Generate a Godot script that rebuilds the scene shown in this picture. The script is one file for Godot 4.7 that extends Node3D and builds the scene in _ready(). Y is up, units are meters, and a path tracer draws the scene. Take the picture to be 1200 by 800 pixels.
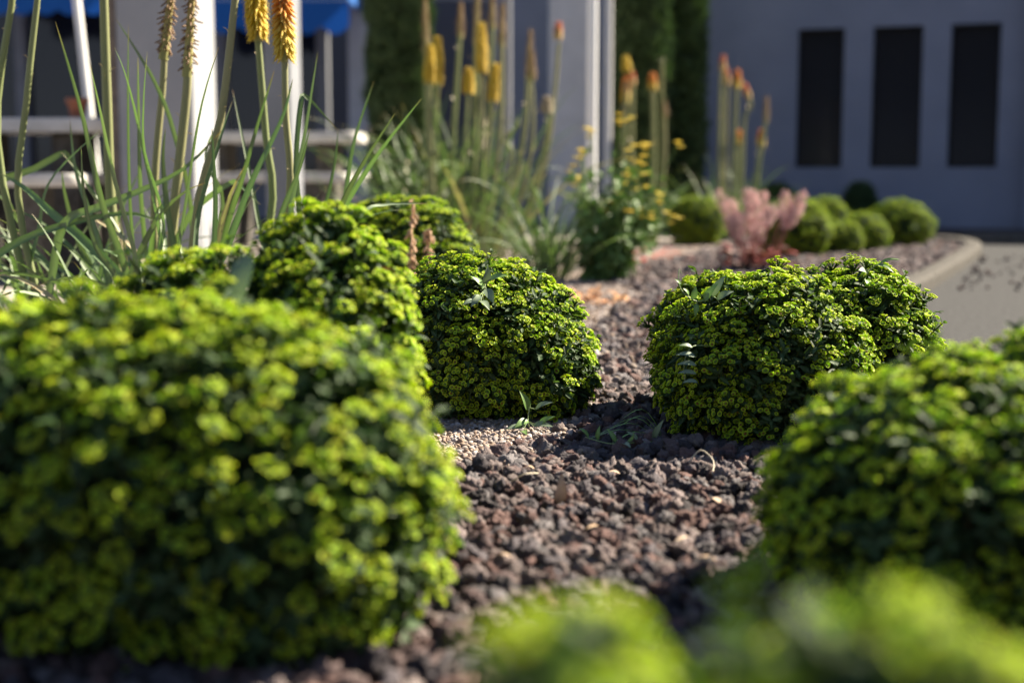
extends Node3D

const SUN_FROM := Vector3(0.69, 0.64, -0.41)

var rng := RandomNumberGenerator.new()
var noise := FastNoiseLite.new()
var M := {}
var counts := {}


func _ready() -> void:
	rng.seed = 71
	noise.seed = 9
	noise.frequency = 1.0
	view_and_light()
	materials()
	setting()
	print("setting built")
	background()
	print("background built")
	shrubs()
	print("shrubs built")
	pokers()
	print("pokers built")
	small_plants()
	litter()
	print("done")


# ------------------------------------------------------------------ camera, sky, sun, exposure
func view_and_light() -> void:
	var cam := Camera3D.new()
	cam.name = "camera"
	var lens := CameraAttributesPhysical.new()
	lens.frustum_focal_length = 72.9
	lens.frustum_focus_distance = 2.66
	lens.exposure_aperture = 3.3
	lens.frustum_near = 0.05
	lens.frustum_far = 400.0
	cam.attributes = lens
	cam.fov = 27.0
	cam.near = 0.05
	cam.far = 400.0
	cam.position = Vector3(0, 0.5, 0)
	cam.rotation_degrees = Vector3(-6.84, 0, 0)
	add_child(cam)
	cam.current = true
	var e := Environment.new()
	e.background_mode = Environment.BG_SKY
	var sky := Sky.new()
	var sm := ProceduralSkyMaterial.new()
	sm.sky_top_color = Color(0.42, 0.52, 0.69)
	sm.sky_horizon_color = Color(0.77, 0.80, 0.84)
	sm.sky_curve = 0.12
	sm.ground_bottom_color = Color(0.25, 0.23, 0.21)
	sm.ground_horizon_color = Color(0.5, 0.52, 0.54)
	sm.sky_energy_multiplier = 0.55
	sm.ground_energy_multiplier = 0.6
	sm.sun_angle_max = 12.0
	sky.sky_material = sm
	e.sky = sky
	e.tonemap_mode = Environment.TONE_MAPPER_LINEAR
	e.tonemap_exposure = 4.6
	e.sdfgi_enabled = true
	e.ssao_enabled = true
	e.ssil_enabled = true
	var we := WorldEnvironment.new()
	we.name = "environment"
	we.environment = e
	add_child(we)
	var sun := DirectionalLight3D.new()
	sun.name = "sun"
	sun.light_energy = 1.6
	sun.light_color = Color(1.0, 0.95, 0.86)
	sun.light_angular_distance = 0.5
	sun.shadow_enabled = true
	add_child(sun)
	sun.look_at_from_position(SUN_FROM, Vector3.ZERO)


# ------------------------------------------------------------------ mesh building
class MB:
	var p := PackedVector3Array()
	var c := PackedColorArray()
	var t := PackedInt32Array()

	func v(q: Vector3, col := Color.WHITE) -> int:
		p.append(q)
		c.append(col)
		return p.size() - 1

	func tri(a: int, b: int, d: int) -> void:
		t.append(a)
		t.append(b)
		t.append(d)

	func quad(a: int, b: int, d: int, e: int) -> void:
		tri(a, b, d)
		tri(a, d, e)

	func face(a: Vector3, b: Vector3, d: Vector3, e: Vector3, col := Color.WHITE) -> void:
		quad(v(a, col), v(b, col), v(d, col), v(e, col))

	# a box with chamfered edges
	func box(at: Vector3, size: Vector3, turn := Basis.IDENTITY, col := Color.WHITE, ch := 0.004) -> void:
		var h := size / 2.0
		ch = minf(ch, minf(h.x, minf(h.y, h.z)) * 0.5)
		for k in 3:
			for s in [-1.0, 1.0]:
				var n := Vector3.ZERO
				n[k] = s
				var a := Vector3.ZERO
				a[(k + 1) % 3] = 1.0
				var b := n.cross(a)
				var ha: float = h[(k + 1) % 3] - ch
				var hb: float = h[(k + 2) % 3] - ch
				var o := n * h[k]
				face(at + turn * (o - a * ha - b * hb), at + turn * (o - a * ha + b * hb), at + turn * (o + a * ha + b * hb), at + turn * (o + a * ha - b * hb), col)
		for k in 3:
			for s in [-1.0, 1.0]:
				for r in [-1.0, 1.0]:
					var a := Vector3.ZERO
					a[(k + 1) % 3] = s
					var b := Vector3.ZERO
					b[(k + 2) % 3] = r
					var ax := Vector3.ZERO
					ax[k] = h[k] - ch
					var p1 := a * h[(k + 1) % 3] + b * (h[(k + 2) % 3] - ch)
					var p2 := a * (h[(k + 1) % 3] - ch) + b * h[(k + 2) % 3]
					if s * r > 0.0:
						face(at + turn * (p1 - ax), at + turn * (p1 + ax), at + turn * (p2 + ax), at + turn * (p2 - ax), col)
					else:
						face(at + turn * (p1 - ax), at + turn * (p2 - ax), at + turn * (p2 + ax), at + turn * (p1 + ax), col)

	func tube(path: Array, rad: Array, sides: int, c0 := Color.WHITE, c1 := Color.WHITE, cap := true) -> void:
		var prev := Vector3.RIGHT
		var rows := []
		for i in path.size():
			var tg: Vector3 = (path[mini(i + 1, path.size() - 1)] - path[maxi(i - 1, 0)]).normalized()
			var side := (prev - tg * prev.dot(tg))
			side = side.normalized() if side.length() > 0.01 else tg.cross(Vector3(0.3, 0.2, 0.9)).normalized()
			prev = side
			var b := tg.cross(side)
			var f := float(i) / maxf(1.0, path.size() - 1)
			var row := []
			for k in sides:
				var a := TAU * k / sides
				row.append(v(path[i] + (side * cos(a) + b * sin(a)) * rad[i], c0.lerp(c1, f)))
			rows.append(row)
		for i in rows.size() - 1:
			for k in sides:
				quad(rows[i][k], rows[i + 1][k], rows[i + 1][(k + 1) % sides], rows[i][(k + 1) % sides])
		if cap:
			for e in [0, rows.size() - 1]:
				var m := v(path[e], c0 if e == 0 else c1)
				for k in sides:
					if e == 0:
						tri(m, rows[e][k], rows[e][(k + 1) % sides])
					else:
						tri(m, rows[e][(k + 1) % sides], rows[e][k])

	# a leaf blade along a path: three points across, folded along its keel
	func blade(path: Array, w: float, ref: Vector3, keel: float, shape: int, cols: Array, tip := 0.08) -> void:
		var last := []
		var n := path.size()
		for i in n:
			var f := float(i) / (n - 1)
			var tg: Vector3 = (path[mini(i + 1, n - 1)] - path[maxi(i - 1, 0)]).normalized()
			var side := tg.cross(ref)
			side = side.normalized() if side.length() > 0.02 else tg.cross(Vector3(0.7, 0.1, 0.7)).normalized()
			var up := side.cross(tg)
			var k := 0.0
			if shape == 0:
				k = clampf(0.55 + f * 1.8, 0.0, 1.0) * (1.0 - pow(f, 2.6)) + 0.03
			else:
				k = sin(PI * clampf(0.06 + 0.94 * pow(f, 0.75), 0.0, 1.0)) + 0.03
			var h := w * 0.5 * k
			var col: Color = cols[0].lerp(cols[1], clampf(f * 3.0, 0.0, 1.0))
			if f > 1.0 - tip:
				col = col.lerp(cols[2], clampf((f - 1.0 + tip) / (tip * 0.6), 0.0, 1.0))
			var row := [v(path[i] - side * h + up * h * keel, col), v(path[i], col.lerp(Color(0.5, 0.55, 0.35), 0.14)), v(path[i] + side * h + up * h * keel, col)]
			if last:
				quad(last[0], row[0], row[1], last[1])
				quad(last[1], row[1], row[2], last[2])
			last = row

	func commit(m: Material = null) -> ArrayMesh:
		var n := PackedVector3Array()
		n.resize(p.size())
		for i in range(0, t.size(), 3):
			var fn := (p[t[i + 2]] - p[t[i]]).cross(p[t[i + 1]] - p[t[i]])
			n[t[i]] += fn
			n[t[i + 1]] += fn
			n[t[i + 2]] += fn
		for i in n.size():
			n[i] = n[i].normalized() if n[i].length_squared() > 1e-20 else Vector3.UP
		var a := []
		a.resize(Mesh.ARRAY_MAX)
		a[Mesh.ARRAY_VERTEX] = p
		a[Mesh.ARRAY_NORMAL] = n
		a[Mesh.ARRAY_COLOR] = c
		a[Mesh.ARRAY_INDEX] = t
		var r := ArrayMesh.new()
		r.add_surface_from_arrays(Mesh.PRIMITIVE_TRIANGLES, a)
		if m:
			r.surface_set_material(0, m)
		return r


func smooth(pts: Array, n: int) -> Array:
	var out := []
	for i in n + 1:
		var f := float(i) / n * (pts.size() - 1)
		var k := mini(int(f), pts.size() - 2)
		var u := f - k
		var a: Vector3 = pts[maxi(k - 1, 0)]
		var b: Vector3 = pts[k]
		var c: Vector3 = pts[k + 1]
		var d: Vector3 = pts[mini(k + 2, pts.size() - 1)]
		out.append(b.cubic_interpolate(c, a, d, u))
	return out


func rf(a: float, b: float) -> float:
	return rng.randf_range(a, b)


func lin(r: float, g: float, b: float) -> Color:
	return Color(r, g, b).linear_to_srgb()


func part(called: String, m: Mesh, parent: Node3D, at := Vector3.ZERO) -> MeshInstance3D:
	var o := MeshInstance3D.new()
	o.name = called
	o.mesh = m
	parent.add_child(o, true)
	o.position = at
	return o


func numbered(called: String) -> String:
	counts[called] = counts.get(called, -1) + 1
	return called if counts[called] == 0 else "%s_%03d" % [called, counts[called]]


func tag(o: Node, label: String, category := "", group := "", kind := "") -> Node:
	if label:
		o.set_meta("label", label)
	if category:
		o.set_meta("category", category)
	if group:
		o.set_meta("group", group)
	if kind:
		o.set_meta("kind", kind)
	return o


func thing(called: String, at: Vector3, label: String, category: String, group := "") -> Node3D:
	var o := Node3D.new()
	o.name = numbered(called)
	add_child(o)
	o.position = at
	tag(o, label, category, group)
	return o


func structure(called: String, m: Mesh = null) -> Node3D:
	var o: Node3D = MeshInstance3D.new() if m else Node3D.new()
	o.name = numbered(called)
	if m:
		o.mesh = m
	add_child(o)
	o.set_meta("kind", "structure")
	return o


func scatter(called: String, m: Mesh, where: Array, cols: Array, parent: Node3D) -> MultiMeshInstance3D:
	var mm := MultiMesh.new()
	mm.transform_format = MultiMesh.TRANSFORM_3D
	mm.use_colors = cols.size() > 0
	mm.mesh = m
	mm.instance_count = where.size()
	for i in where.size():
		mm.set_instance_transform(i, where[i])
		if cols:
			mm.set_instance_color(i, cols[i])
	var o := MultiMeshInstance3D.new()
	o.name = called
	o.multimesh = mm
	parent.add_child(o, true)
	o.set_meta("kind", "stuff")
	return o


func facing(y: Vector3, spin: float, s: float) -> Basis:
	var x := y.cross(Vector3(0.31, 0.17, 0.93)).normalized()
	var z := x.cross(y)
	return Basis(x, y, z) * Basis(Vector3.UP, spin) * Basis.from_scale(Vector3.ONE * s)


func random_dir() -> Vector3:
	var y := rf(-1, 1)
	var a := rf(0, TAU)
	var r := sqrt(1.0 - y * y)
	return Vector3(r * cos(a), y, r * sin(a))


# ------------------------------------------------------------------ materials
func noise_tex(freq: float, colors: Array, kind := FastNoiseLite.TYPE_SIMPLEX_SMOOTH, size := 512, octaves := 4) -> NoiseTexture2D:
	var n := FastNoiseLite.new()
	n.noise_type = kind
	n.frequency = freq
	n.fractal_octaves = octaves
	n.seed = int(freq * 9000) + octaves
	var t := NoiseTexture2D.new()
	t.width = size
	t.height = size
	t.seamless = true
	t.noise = n
	if colors:
		var g := Gradient.new()
		var offs := PackedFloat32Array()
		var cs := PackedColorArray()
		for i in colors.size():
			offs.append(float(i) / (colors.size() - 1))
			cs.append(colors[i])
		g.offsets = offs
		g.colors = cs
		t.color_ramp = g
	return t


func mat(called: String, col: Color, rough := 0.7, vertex := false) -> StandardMaterial3D:
	var m := StandardMaterial3D.new()
	m.resource_name = called
	m.albedo_color = col
	m.roughness = rough
	m.vertex_color_use_as_albedo = vertex
	m.metallic_specular = 0.35
	M[called] = m
	return m


func textured(m: StandardMaterial3D, t: Texture2D, scale: float, bump: Texture2D = null, bump_cm := 0.1, world := true) -> StandardMaterial3D:
	m.albedo_texture = t
	m.uv1_triplanar = true
	m.uv1_world_triplanar = world
	m.uv1_scale = Vector3.ONE * scale
	if bump:
		m.heightmap_enabled = true
		m.heightmap_texture = bump
		m.heightmap_scale = bump_cm
	return m


func leafy(m: StandardMaterial3D, back: Color) -> StandardMaterial3D:
	m.backlight_enabled = true
	m.backlight = back
	m.cull_mode = BaseMaterial3D.CULL_DISABLED
	return m


func materials() -> void:
	var white := Color.WHITE
	leafy(mat("spurge", white, 0.6, true), Color(0.95, 1.0, 0.5))
	leafy(mat("blade", white, 0.5, true), Color(0.62, 0.7, 0.4))
	leafy(mat("petal", white, 0.6, true), Color(0.7, 0.66, 0.5))
	leafy(mat("weed", white, 0.45, true), Color(0.55, 0.6, 0.45))
	leafy(mat("conifer", white, 0.6, true), Color(0.4, 0.45, 0.3))
	mat("stem", white, 0.5, true)
	mat("dry", white, 0.8, true)
	var pits := noise_tex(0.035, [Color(0.1, 0.1, 0.1), Color(0.75, 0.75, 0.75), white, white], FastNoiseLite.TYPE_CELLULAR, 256, 2)
	var grain := noise_tex(0.02, [lin(0.45, 0.42, 0.42), lin(0.8, 0.74, 0.72), lin(1, 0.95, 0.92)], FastNoiseLite.TYPE_SIMPLEX, 256, 4)
	textured(mat("rock", white, 0.92, true), grain, 0.9, pits, 0.3, false)
	textured(mat("pebble", white, 0.75, true), grain, 1.0, null, 0.0, false)
	textured(mat("soil", white, 0.95), noise_tex(0.03, [lin(0.014, 0.011, 0.010), lin(0.049, 0.035, 0.032), lin(0.091, 0.063, 0.056)], FastNoiseLite.TYPE_SIMPLEX, 512, 5), 3.0, pits, 0.8)
	textured(mat("sand", white, 0.95), noise_tex(0.08, [lin(0.186, 0.152, 0.121), lin(0.285, 0.250, 0.214), lin(0.372, 0.341, 0.307)], FastNoiseLite.TYPE_SIMPLEX, 512, 4), 2.5, pits, 0.5)
	textured(mat("asphalt", white, 0.9), noise_tex(0.09, [lin(0.032, 0.030, 0.032), lin(0.053, 0.053, 0.053), lin(0.082, 0.082, 0.082)], FastNoiseLite.TYPE_SIMPLEX, 512, 5), 0.9, noise_tex(0.3, [], FastNoiseLite.TYPE_SIMPLEX, 256, 2), 0.15)
	textured(mat("earth", white, 0.95), noise_tex(0.02, [lin(0.056, 0.052, 0.049), lin(0.112, 0.105, 0.098)]), 0.2)
	textured(mat("concrete", white, 0.85), noise_tex(0.025, [lin(0.046, 0.043, 0.038), lin(0.081, 0.075, 0.068), lin(0.104, 0.099, 0.091)], FastNoiseLite.TYPE_SIMPLEX, 512, 5), 1.5, noise_tex(0.1, [], FastNoiseLite.TYPE_SIMPLEX, 256, 3), 0.2)
	textured(mat("blue_render", white, 0.9), noise_tex(0.008, [lin(0.161, 0.180, 0.238), lin(0.198, 0.220, 0.289)], FastNoiseLite.TYPE_SIMPLEX, 512, 5), 0.4, noise_tex(0.2, [], FastNoiseLite.TYPE_SIMPLEX, 256, 3), 0.1)
	textured(mat("grey_render", white, 0.85), noise_tex(0.01, [lin(0.400, 0.409, 0.438), lin(0.476, 0.485, 0.514)], FastNoiseLite.TYPE_SIMPLEX, 512, 5), 0.5)
	textured(mat("white_paint", white, 0.6), noise_tex(0.012, [lin(0.72, 0.72, 0.72), lin(0.78, 0.78, 0.77)], FastNoiseLite.TYPE_SIMPLEX, 256, 4), 0.8)
	textured(mat("post_grey", white, 0.6), noise_tex(0.012, [lin(0.160, 0.168, 0.188), lin(0.200, 0.208, 0.232)], FastNoiseLite.TYPE_SIMPLEX, 256, 4), 0.8)
	textured(mat("column_grey", white, 0.7), noise_tex(0.012, [lin(0.225, 0.232, 0.251), lin(0.270, 0.277, 0.296)], FastNoiseLite.TYPE_SIMPLEX, 256, 4), 0.8)
	textured(mat("pale_metal", white, 0.45), noise_tex(0.02, [lin(0.5, 0.5, 0.5), lin(0.58, 0.57, 0.56)], FastNoiseLite.TYPE_SIMPLEX, 256, 3), 2.0)
	textured(mat("rust_strip", white, 0.85), noise_tex(0.02, [lin(0.104, 0.088, 0.080), lin(0.192, 0.152, 0.120)], FastNoiseLite.TYPE_SIMPLEX, 256, 4), 2.0)
	M.asphalt.metallic_specular = 0.12
	M.concrete.metallic_specular = 0.15
	M.earth.metallic_specular = 0.12
	mat("louvre", lin(0.026, 0.026, 0.03), 0.45)
	mat("black_frame", lin(0.012, 0.012, 0.014), 0.5)
	var glass := mat("dark_glass", lin(0.012, 0.014, 0.018), 0.08)
	glass.metallic_specular = 0.5
	mat("dark_panel", lin(0.045, 0.05, 0.068), 0.6)
	var aw := textured(mat("awning", white, 0.8), noise_tex(0.3, [lin(0.011, 0.090, 0.342), lin(0.018, 0.126, 0.414)], FastNoiseLite.TYPE_SIMPLEX, 256, 2), 6.0)
	leafy(aw, Color(0.5, 0.5, 0.6))
	textured(mat("table_top", white, 0.7), noise_tex(0.02, [lin(0.412, 0.392, 0.363), lin(0.568, 0.549, 0.519)], FastNoiseLite.TYPE_SIMPLEX, 256, 4), 2.0)
	textured(mat("terracotta", white, 0.85), noise_tex(0.03, [lin(0.288, 0.104, 0.056), lin(0.400, 0.160, 0.088)], FastNoiseLite.TYPE_SIMPLEX, 256, 4), 4.0)
	mat("bark", lin(0.09, 0.065, 0.05), 0.9)


var LEFT_LEAVES = [
	[0.0154, Vector3(-0.831, 0.000, -3.146), Vector3(-0.851, 0.256, -3.146), Vector3(-0.891, 0.426, -3.109), Vector3(-0.920, 0.627, -3.073), Vector3(-0.957, 0.810, -3.036)],
	[0.0134, Vector3(-0.802, 0.000, -3.070), Vector3(-0.803, 0.262, -3.070), Vector3(-0.834, 0.482, -3.010), Vector3(-0.843, 0.622, -2.950), Vector3(-0.845, 0.715, -2.890)],
	[0.0115, Vector3(-0.777, 0.000, -3.094), Vector3(-0.761, 0.316, -3.094), Vector3(-0.785, 0.572, -3.037), Vector3(-0.796, 0.692, -2.979), Vector3(-0.804, 0.748, -2.922)],
	[0.0115, Vector3(-0.779, 0.000, -3.407), Vector3(-0.764, 0.379, -3.407), Vector3(-0.802, 0.594, -3.404), Vector3(-0.839, 0.700, -3.401), Vector3(-0.882, 0.779, -3.398), Vector3(-0.928, 0.853, -3.394)],
	[0.0115, Vector3(-0.748, 0.000, -3.005), Vector3(-0.714, 0.267, -3.005), Vector3(-0.680, 0.429, -2.979), Vector3(-0.639, 0.622, -2.953), Vector3(-0.594, 0.749, -2.928)],
	[0.0115, Vector3(-0.729, 0.000, -3.024), Vector3(-0.682, 0.265, -3.024), Vector3(-0.673, 0.409, -3.060), Vector3(-0.635, 0.555, -3.097), Vector3(-0.609, 0.651, -3.134)],
	[0.0230, Vector3(-0.842, 0.000, -3.214), Vector3(-0.870, 0.222, -3.214), Vector3(-0.968, 0.337, -3.230), Vector3(-1.048, 0.404, -3.245), Vector3(-1.109, 0.458, -3.261), Vector3(-1.171, 0.494, -3.277)],
	[0.0192, Vector3(-1.080, 0.000, -3.181), Vector3(-1.033, 0.253, -3.181), Vector3(-0.996, 0.383, -3.171), Vector3(-0.925, 0.416, -3.160), Vector3(-0.827, 0.453, -3.150), Vector3(-0.720, 0.504, -3.140), Vector3(-0.628, 0.592, -3.130)],
	[0.0173, Vector3(-1.273, 0.000, -3.414), Vector3(-1.355, 0.235, -3.414), Vector3(-1.268, 0.449, -3.427), Vector3(-1.157, 0.500, -3.439), Vector3(-1.084, 0.541, -3.451), Vector3(-1.072, 0.529, -3.464), Vector3(-1.036, 0.469, -3.476), Vector3(-0.971, 0.355, -3.488)],
	[0.0134, Vector3(-0.736, 0.000, -3.297), Vector3(-0.694, 0.244, -3.297), Vector3(-0.642, 0.404, -3.254), Vector3(-0.607, 0.481, -3.212), Vector3(-0.558, 0.612, -3.169), Vector3(-0.515, 0.716, -3.126)],
	[0.0173, Vector3(-0.732, 0.000, -3.083), Vector3(-0.686, 0.233, -3.083), Vector3(-0.630, 0.315, -3.107), Vector3(-0.575, 0.463, -3.130), Vector3(-0.505, 0.612, -3.154), Vector3(-0.483, 0.701, -3.177)],
	[0.0154, Vector3(-0.619, 0.000, -3.069), Vector3(-0.499, 0.243, -3.069), Vector3(-0.478, 0.426, -3.103), Vector3(-0.453, 0.574, -3.137), Vector3(-0.426, 0.760, -3.171)],
	[0.0115, Vector3(-0.604, 0.000, -3.148), Vector3(-0.473, 0.256, -3.148), Vector3(-0.479, 0.500, -3.169), Vector3(-0.469, 0.650, -3.191), Vector3(-0.460, 0.664, -3.212), Vector3(-0.431, 0.633, -3.233), Vector3(-0.396, 0.592, -3.254)],
	[0.0154, Vector3(-0.826, 0.000, -3.419), Vector3(-0.844, 0.204, -3.419), Vector3(-0.780, 0.375, -3.388), Vector3(-0.711, 0.440, -3.357), Vector3(-0.644, 0.476, -3.326), Vector3(-0.621, 0.461, -3.295), Vector3(-0.575, 0.423, -3.264)],
	[0.0134, Vector3(-0.578, 0.000, -3.328), Vector3(-0.430, 0.242, -3.328), Vector3(-0.395, 0.421, -3.353), Vector3(-0.371, 0.570, -3.378), Vector3(-0.326, 0.710, -3.402)],
	[0.0154, Vector3(-0.568, 0.000, -2.988), Vector3(-0.413, 0.268, -2.988), Vector3(-0.360, 0.413, -2.936), Vector3(-0.300, 0.517, -2.884), Vector3(-0.230, 0.613, -2.832)],
	[0.0154, Vector3(-0.617, 0.000, -3.293), Vector3(-0.495, 0.225, -3.293), Vector3(-0.402, 0.381, -3.231), Vector3(-0.302, 0.528, -3.168), Vector3(-0.195, 0.655, -3.106)],
	[0.0096, Vector3(-0.825, 0.000, -3.183), Vector3(-0.842, 0.253, -3.183), Vector3(-0.843, 0.444, -3.154), Vector3(-0.833, 0.647, -3.125), Vector3(-0.820, 0.811, -3.096)],
	[0.0115, Vector3(-0.830, 0.000, -3.330), Vector3(-0.851, 0.242, -3.330), Vector3(-0.849, 0.442, -3.270), Vector3(-0.833, 0.632, -3.210), Vector3(-0.816, 0.747, -3.151)],
	[0.0115, Vector3(-0.792, 0.000, -3.116), Vector3(-0.787, 0.240, -3.116), Vector3(-0.749, 0.391, -3.069), Vector3(-0.773, 0.536, -3.022), Vector3(-0.761, 0.640, -2.975), Vector3(-0.739, 0.740, -2.928)],
	[0.0115, Vector3(-0.708, 0.000, -3.027), Vector3(-0.646, 0.247, -3.027), Vector3(-0.633, 0.410, -3.042), Vector3(-0.637, 0.518, -3.057), Vector3(-0.642, 0.591, -3.072)],
	[0.0134, Vector3(-0.873, 0.000, -3.261), Vector3(-0.922, 0.227, -3.261), Vector3(-0.969, 0.383, -3.292), Vector3(-1.013, 0.500, -3.322), Vector3(-1.032, 0.619, -3.353)],
	[0.0115, Vector3(-0.671, 0.000, -3.356), Vector3(-0.585, 0.219, -3.356), Vector3(-0.609, 0.399, -3.398), Vector3(-0.644, 0.561, -3.441), Vector3(-0.676, 0.694, -3.483)],
	[0.0154, Vector3(-0.783, 0.000, -3.287), Vector3(-0.771, 0.225, -3.287), Vector3(-0.789, 0.403, -3.267), Vector3(-0.792, 0.519, -3.247), Vector3(-0.779, 0.595, -3.226)],
	[0.0134, Vector3(-0.912, 0.000, -3.419), Vector3(-0.987, 0.204, -3.419), Vector3(-1.035, 0.339, -3.389), Vector3(-1.051, 0.440, -3.360), Vector3(-1.048, 0.500, -3.331)],
	[0.0134, Vector3(-1.133, 0.000, -3.271), Vector3(-1.122, 0.217, -3.271), Vector3(-1.091, 0.363, -3.285), Vector3(-1.062, 0.481, -3.299), Vector3(-0.944, 0.598, -3.313)],
	[0.0134, Vector3(-0.651, 0.000, -3.060), Vector3(-0.552, 0.235, -3.060), Vector3(-0.493, 0.409, -3.054), Vector3(-0.454, 0.500, -3.048), Vector3(-0.428, 0.590, -3.042)],
	[0.0115, Vector3(-0.652, 0.000, -3.281), Vector3(-0.553, 0.216, -3.281), Vector3(-0.447, 0.383, -3.275), Vector3(-0.409, 0.500, -3.269), Vector3(-0.395, 0.596, -3.263)],
	[0.0173, Vector3(-1.179, 0.000, -3.110), Vector3(-1.198, 0.231, -3.110), Vector3(-1.111, 0.332, -3.142), Vector3(-0.988, 0.383, -3.175), Vector3(-0.863, 0.405, -3.207), Vector3(-0.795, 0.381, -3.240)],
	[0.0115, Vector3(-0.590, 0.000, -2.991), Vector3(-0.450, 0.241, -2.991), Vector3(-0.327, 0.401, -3.038), Vector3(-0.273, 0.427, -3.086), Vector3(-0.187, 0.429, -3.133)],
	[0.0115, Vector3(-0.833, 0.000, -3.090), Vector3(-0.855, 0.242, -3.090), Vector3(-0.890, 0.337, -3.042), Vector3(-0.897, 0.447, -2.993), Vector3(-0.885, 0.552, -2.944)],
	[0.0115, Vector3(-0.776, 0.000, -3.412), Vector3(-0.760, 0.204, -3.412), Vector3(-0.684, 0.420, -3.370), Vector3(-0.713, 0.530, -3.328), Vector3(-0.658, 0.635, -3.286)],
]
var LEFT_STEMS = [
	[0.0180, "bare", [Vector3(-1.094, 0.000, -3.340), Vector3(-1.198, 0.540, -3.340), Vector3(-1.151, 0.890, -3.340)], [Vector3(-1.151, 0.890, -3.340), Vector3(-1.137, 1.004, -3.340)]],
	[0.0167, "bare", [Vector3(-1.047, 0.000, -3.276), Vector3(-1.132, 0.403, -3.276), Vector3(-1.106, 0.654, -3.276), Vector3(-1.072, 0.882, -3.276)], [Vector3(-1.072, 0.882, -3.276), Vector3(-1.054, 0.995, -3.276)]],
	[0.0248, "bare", [Vector3(-0.932, 0.000, -3.447), Vector3(-0.967, 0.377, -3.447), Vector3(-0.970, 0.662, -3.447), Vector3(-0.970, 0.902, -3.447)], [Vector3(-0.970, 0.902, -3.447), Vector3(-0.970, 1.021, -3.447)]],
	[0.0186, "dry", [Vector3(-0.858, 0.000, -3.436), Vector3(-0.862, 0.419, -3.436), Vector3(-0.833, 0.702, -3.436), Vector3(-0.814, 0.861, -3.436)], [Vector3(-0.827, 0.782, -3.436), Vector3(-0.794, 0.999, -3.436)]],
	[0.0244, "dry", [Vector3(-0.825, 0.000, -3.396), Vector3(-0.814, 0.318, -3.396), Vector3(-0.770, 0.660, -3.396), Vector3(-0.750, 0.896, -3.396)], [Vector3(-0.764, 0.739, -3.396), Vector3(-0.739, 1.013, -3.396)]],
	[0.0190, "bare", [Vector3(-0.745, 0.000, -3.163), Vector3(-0.700, 0.406, -3.163), Vector3(-0.642, 0.612, -3.163), Vector3(-0.604, 0.869, -3.163)], [Vector3(-0.604, 0.869, -3.163), Vector3(-0.592, 0.960, -3.163)]],
	[0.0183, "yellow", [Vector3(-0.655, 0.000, -3.391), Vector3(-0.572, 0.399, -3.391), Vector3(-0.582, 0.580, -3.391), Vector3(-0.594, 0.778, -3.391), Vector3(-0.597, 0.821, -3.391)], [Vector3(-0.597, 0.821, -3.391), Vector3(-0.604, 0.983, -3.391)]],
	[0.0174, "torch", [Vector3(-0.610, 0.000, -3.223), Vector3(-0.507, 0.404, -3.223), Vector3(-0.508, 0.633, -3.223), Vector3(-0.507, 0.774, -3.223)], [Vector3(-0.508, 0.761, -3.223), Vector3(-0.510, 0.941, -3.223)]],
]
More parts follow.
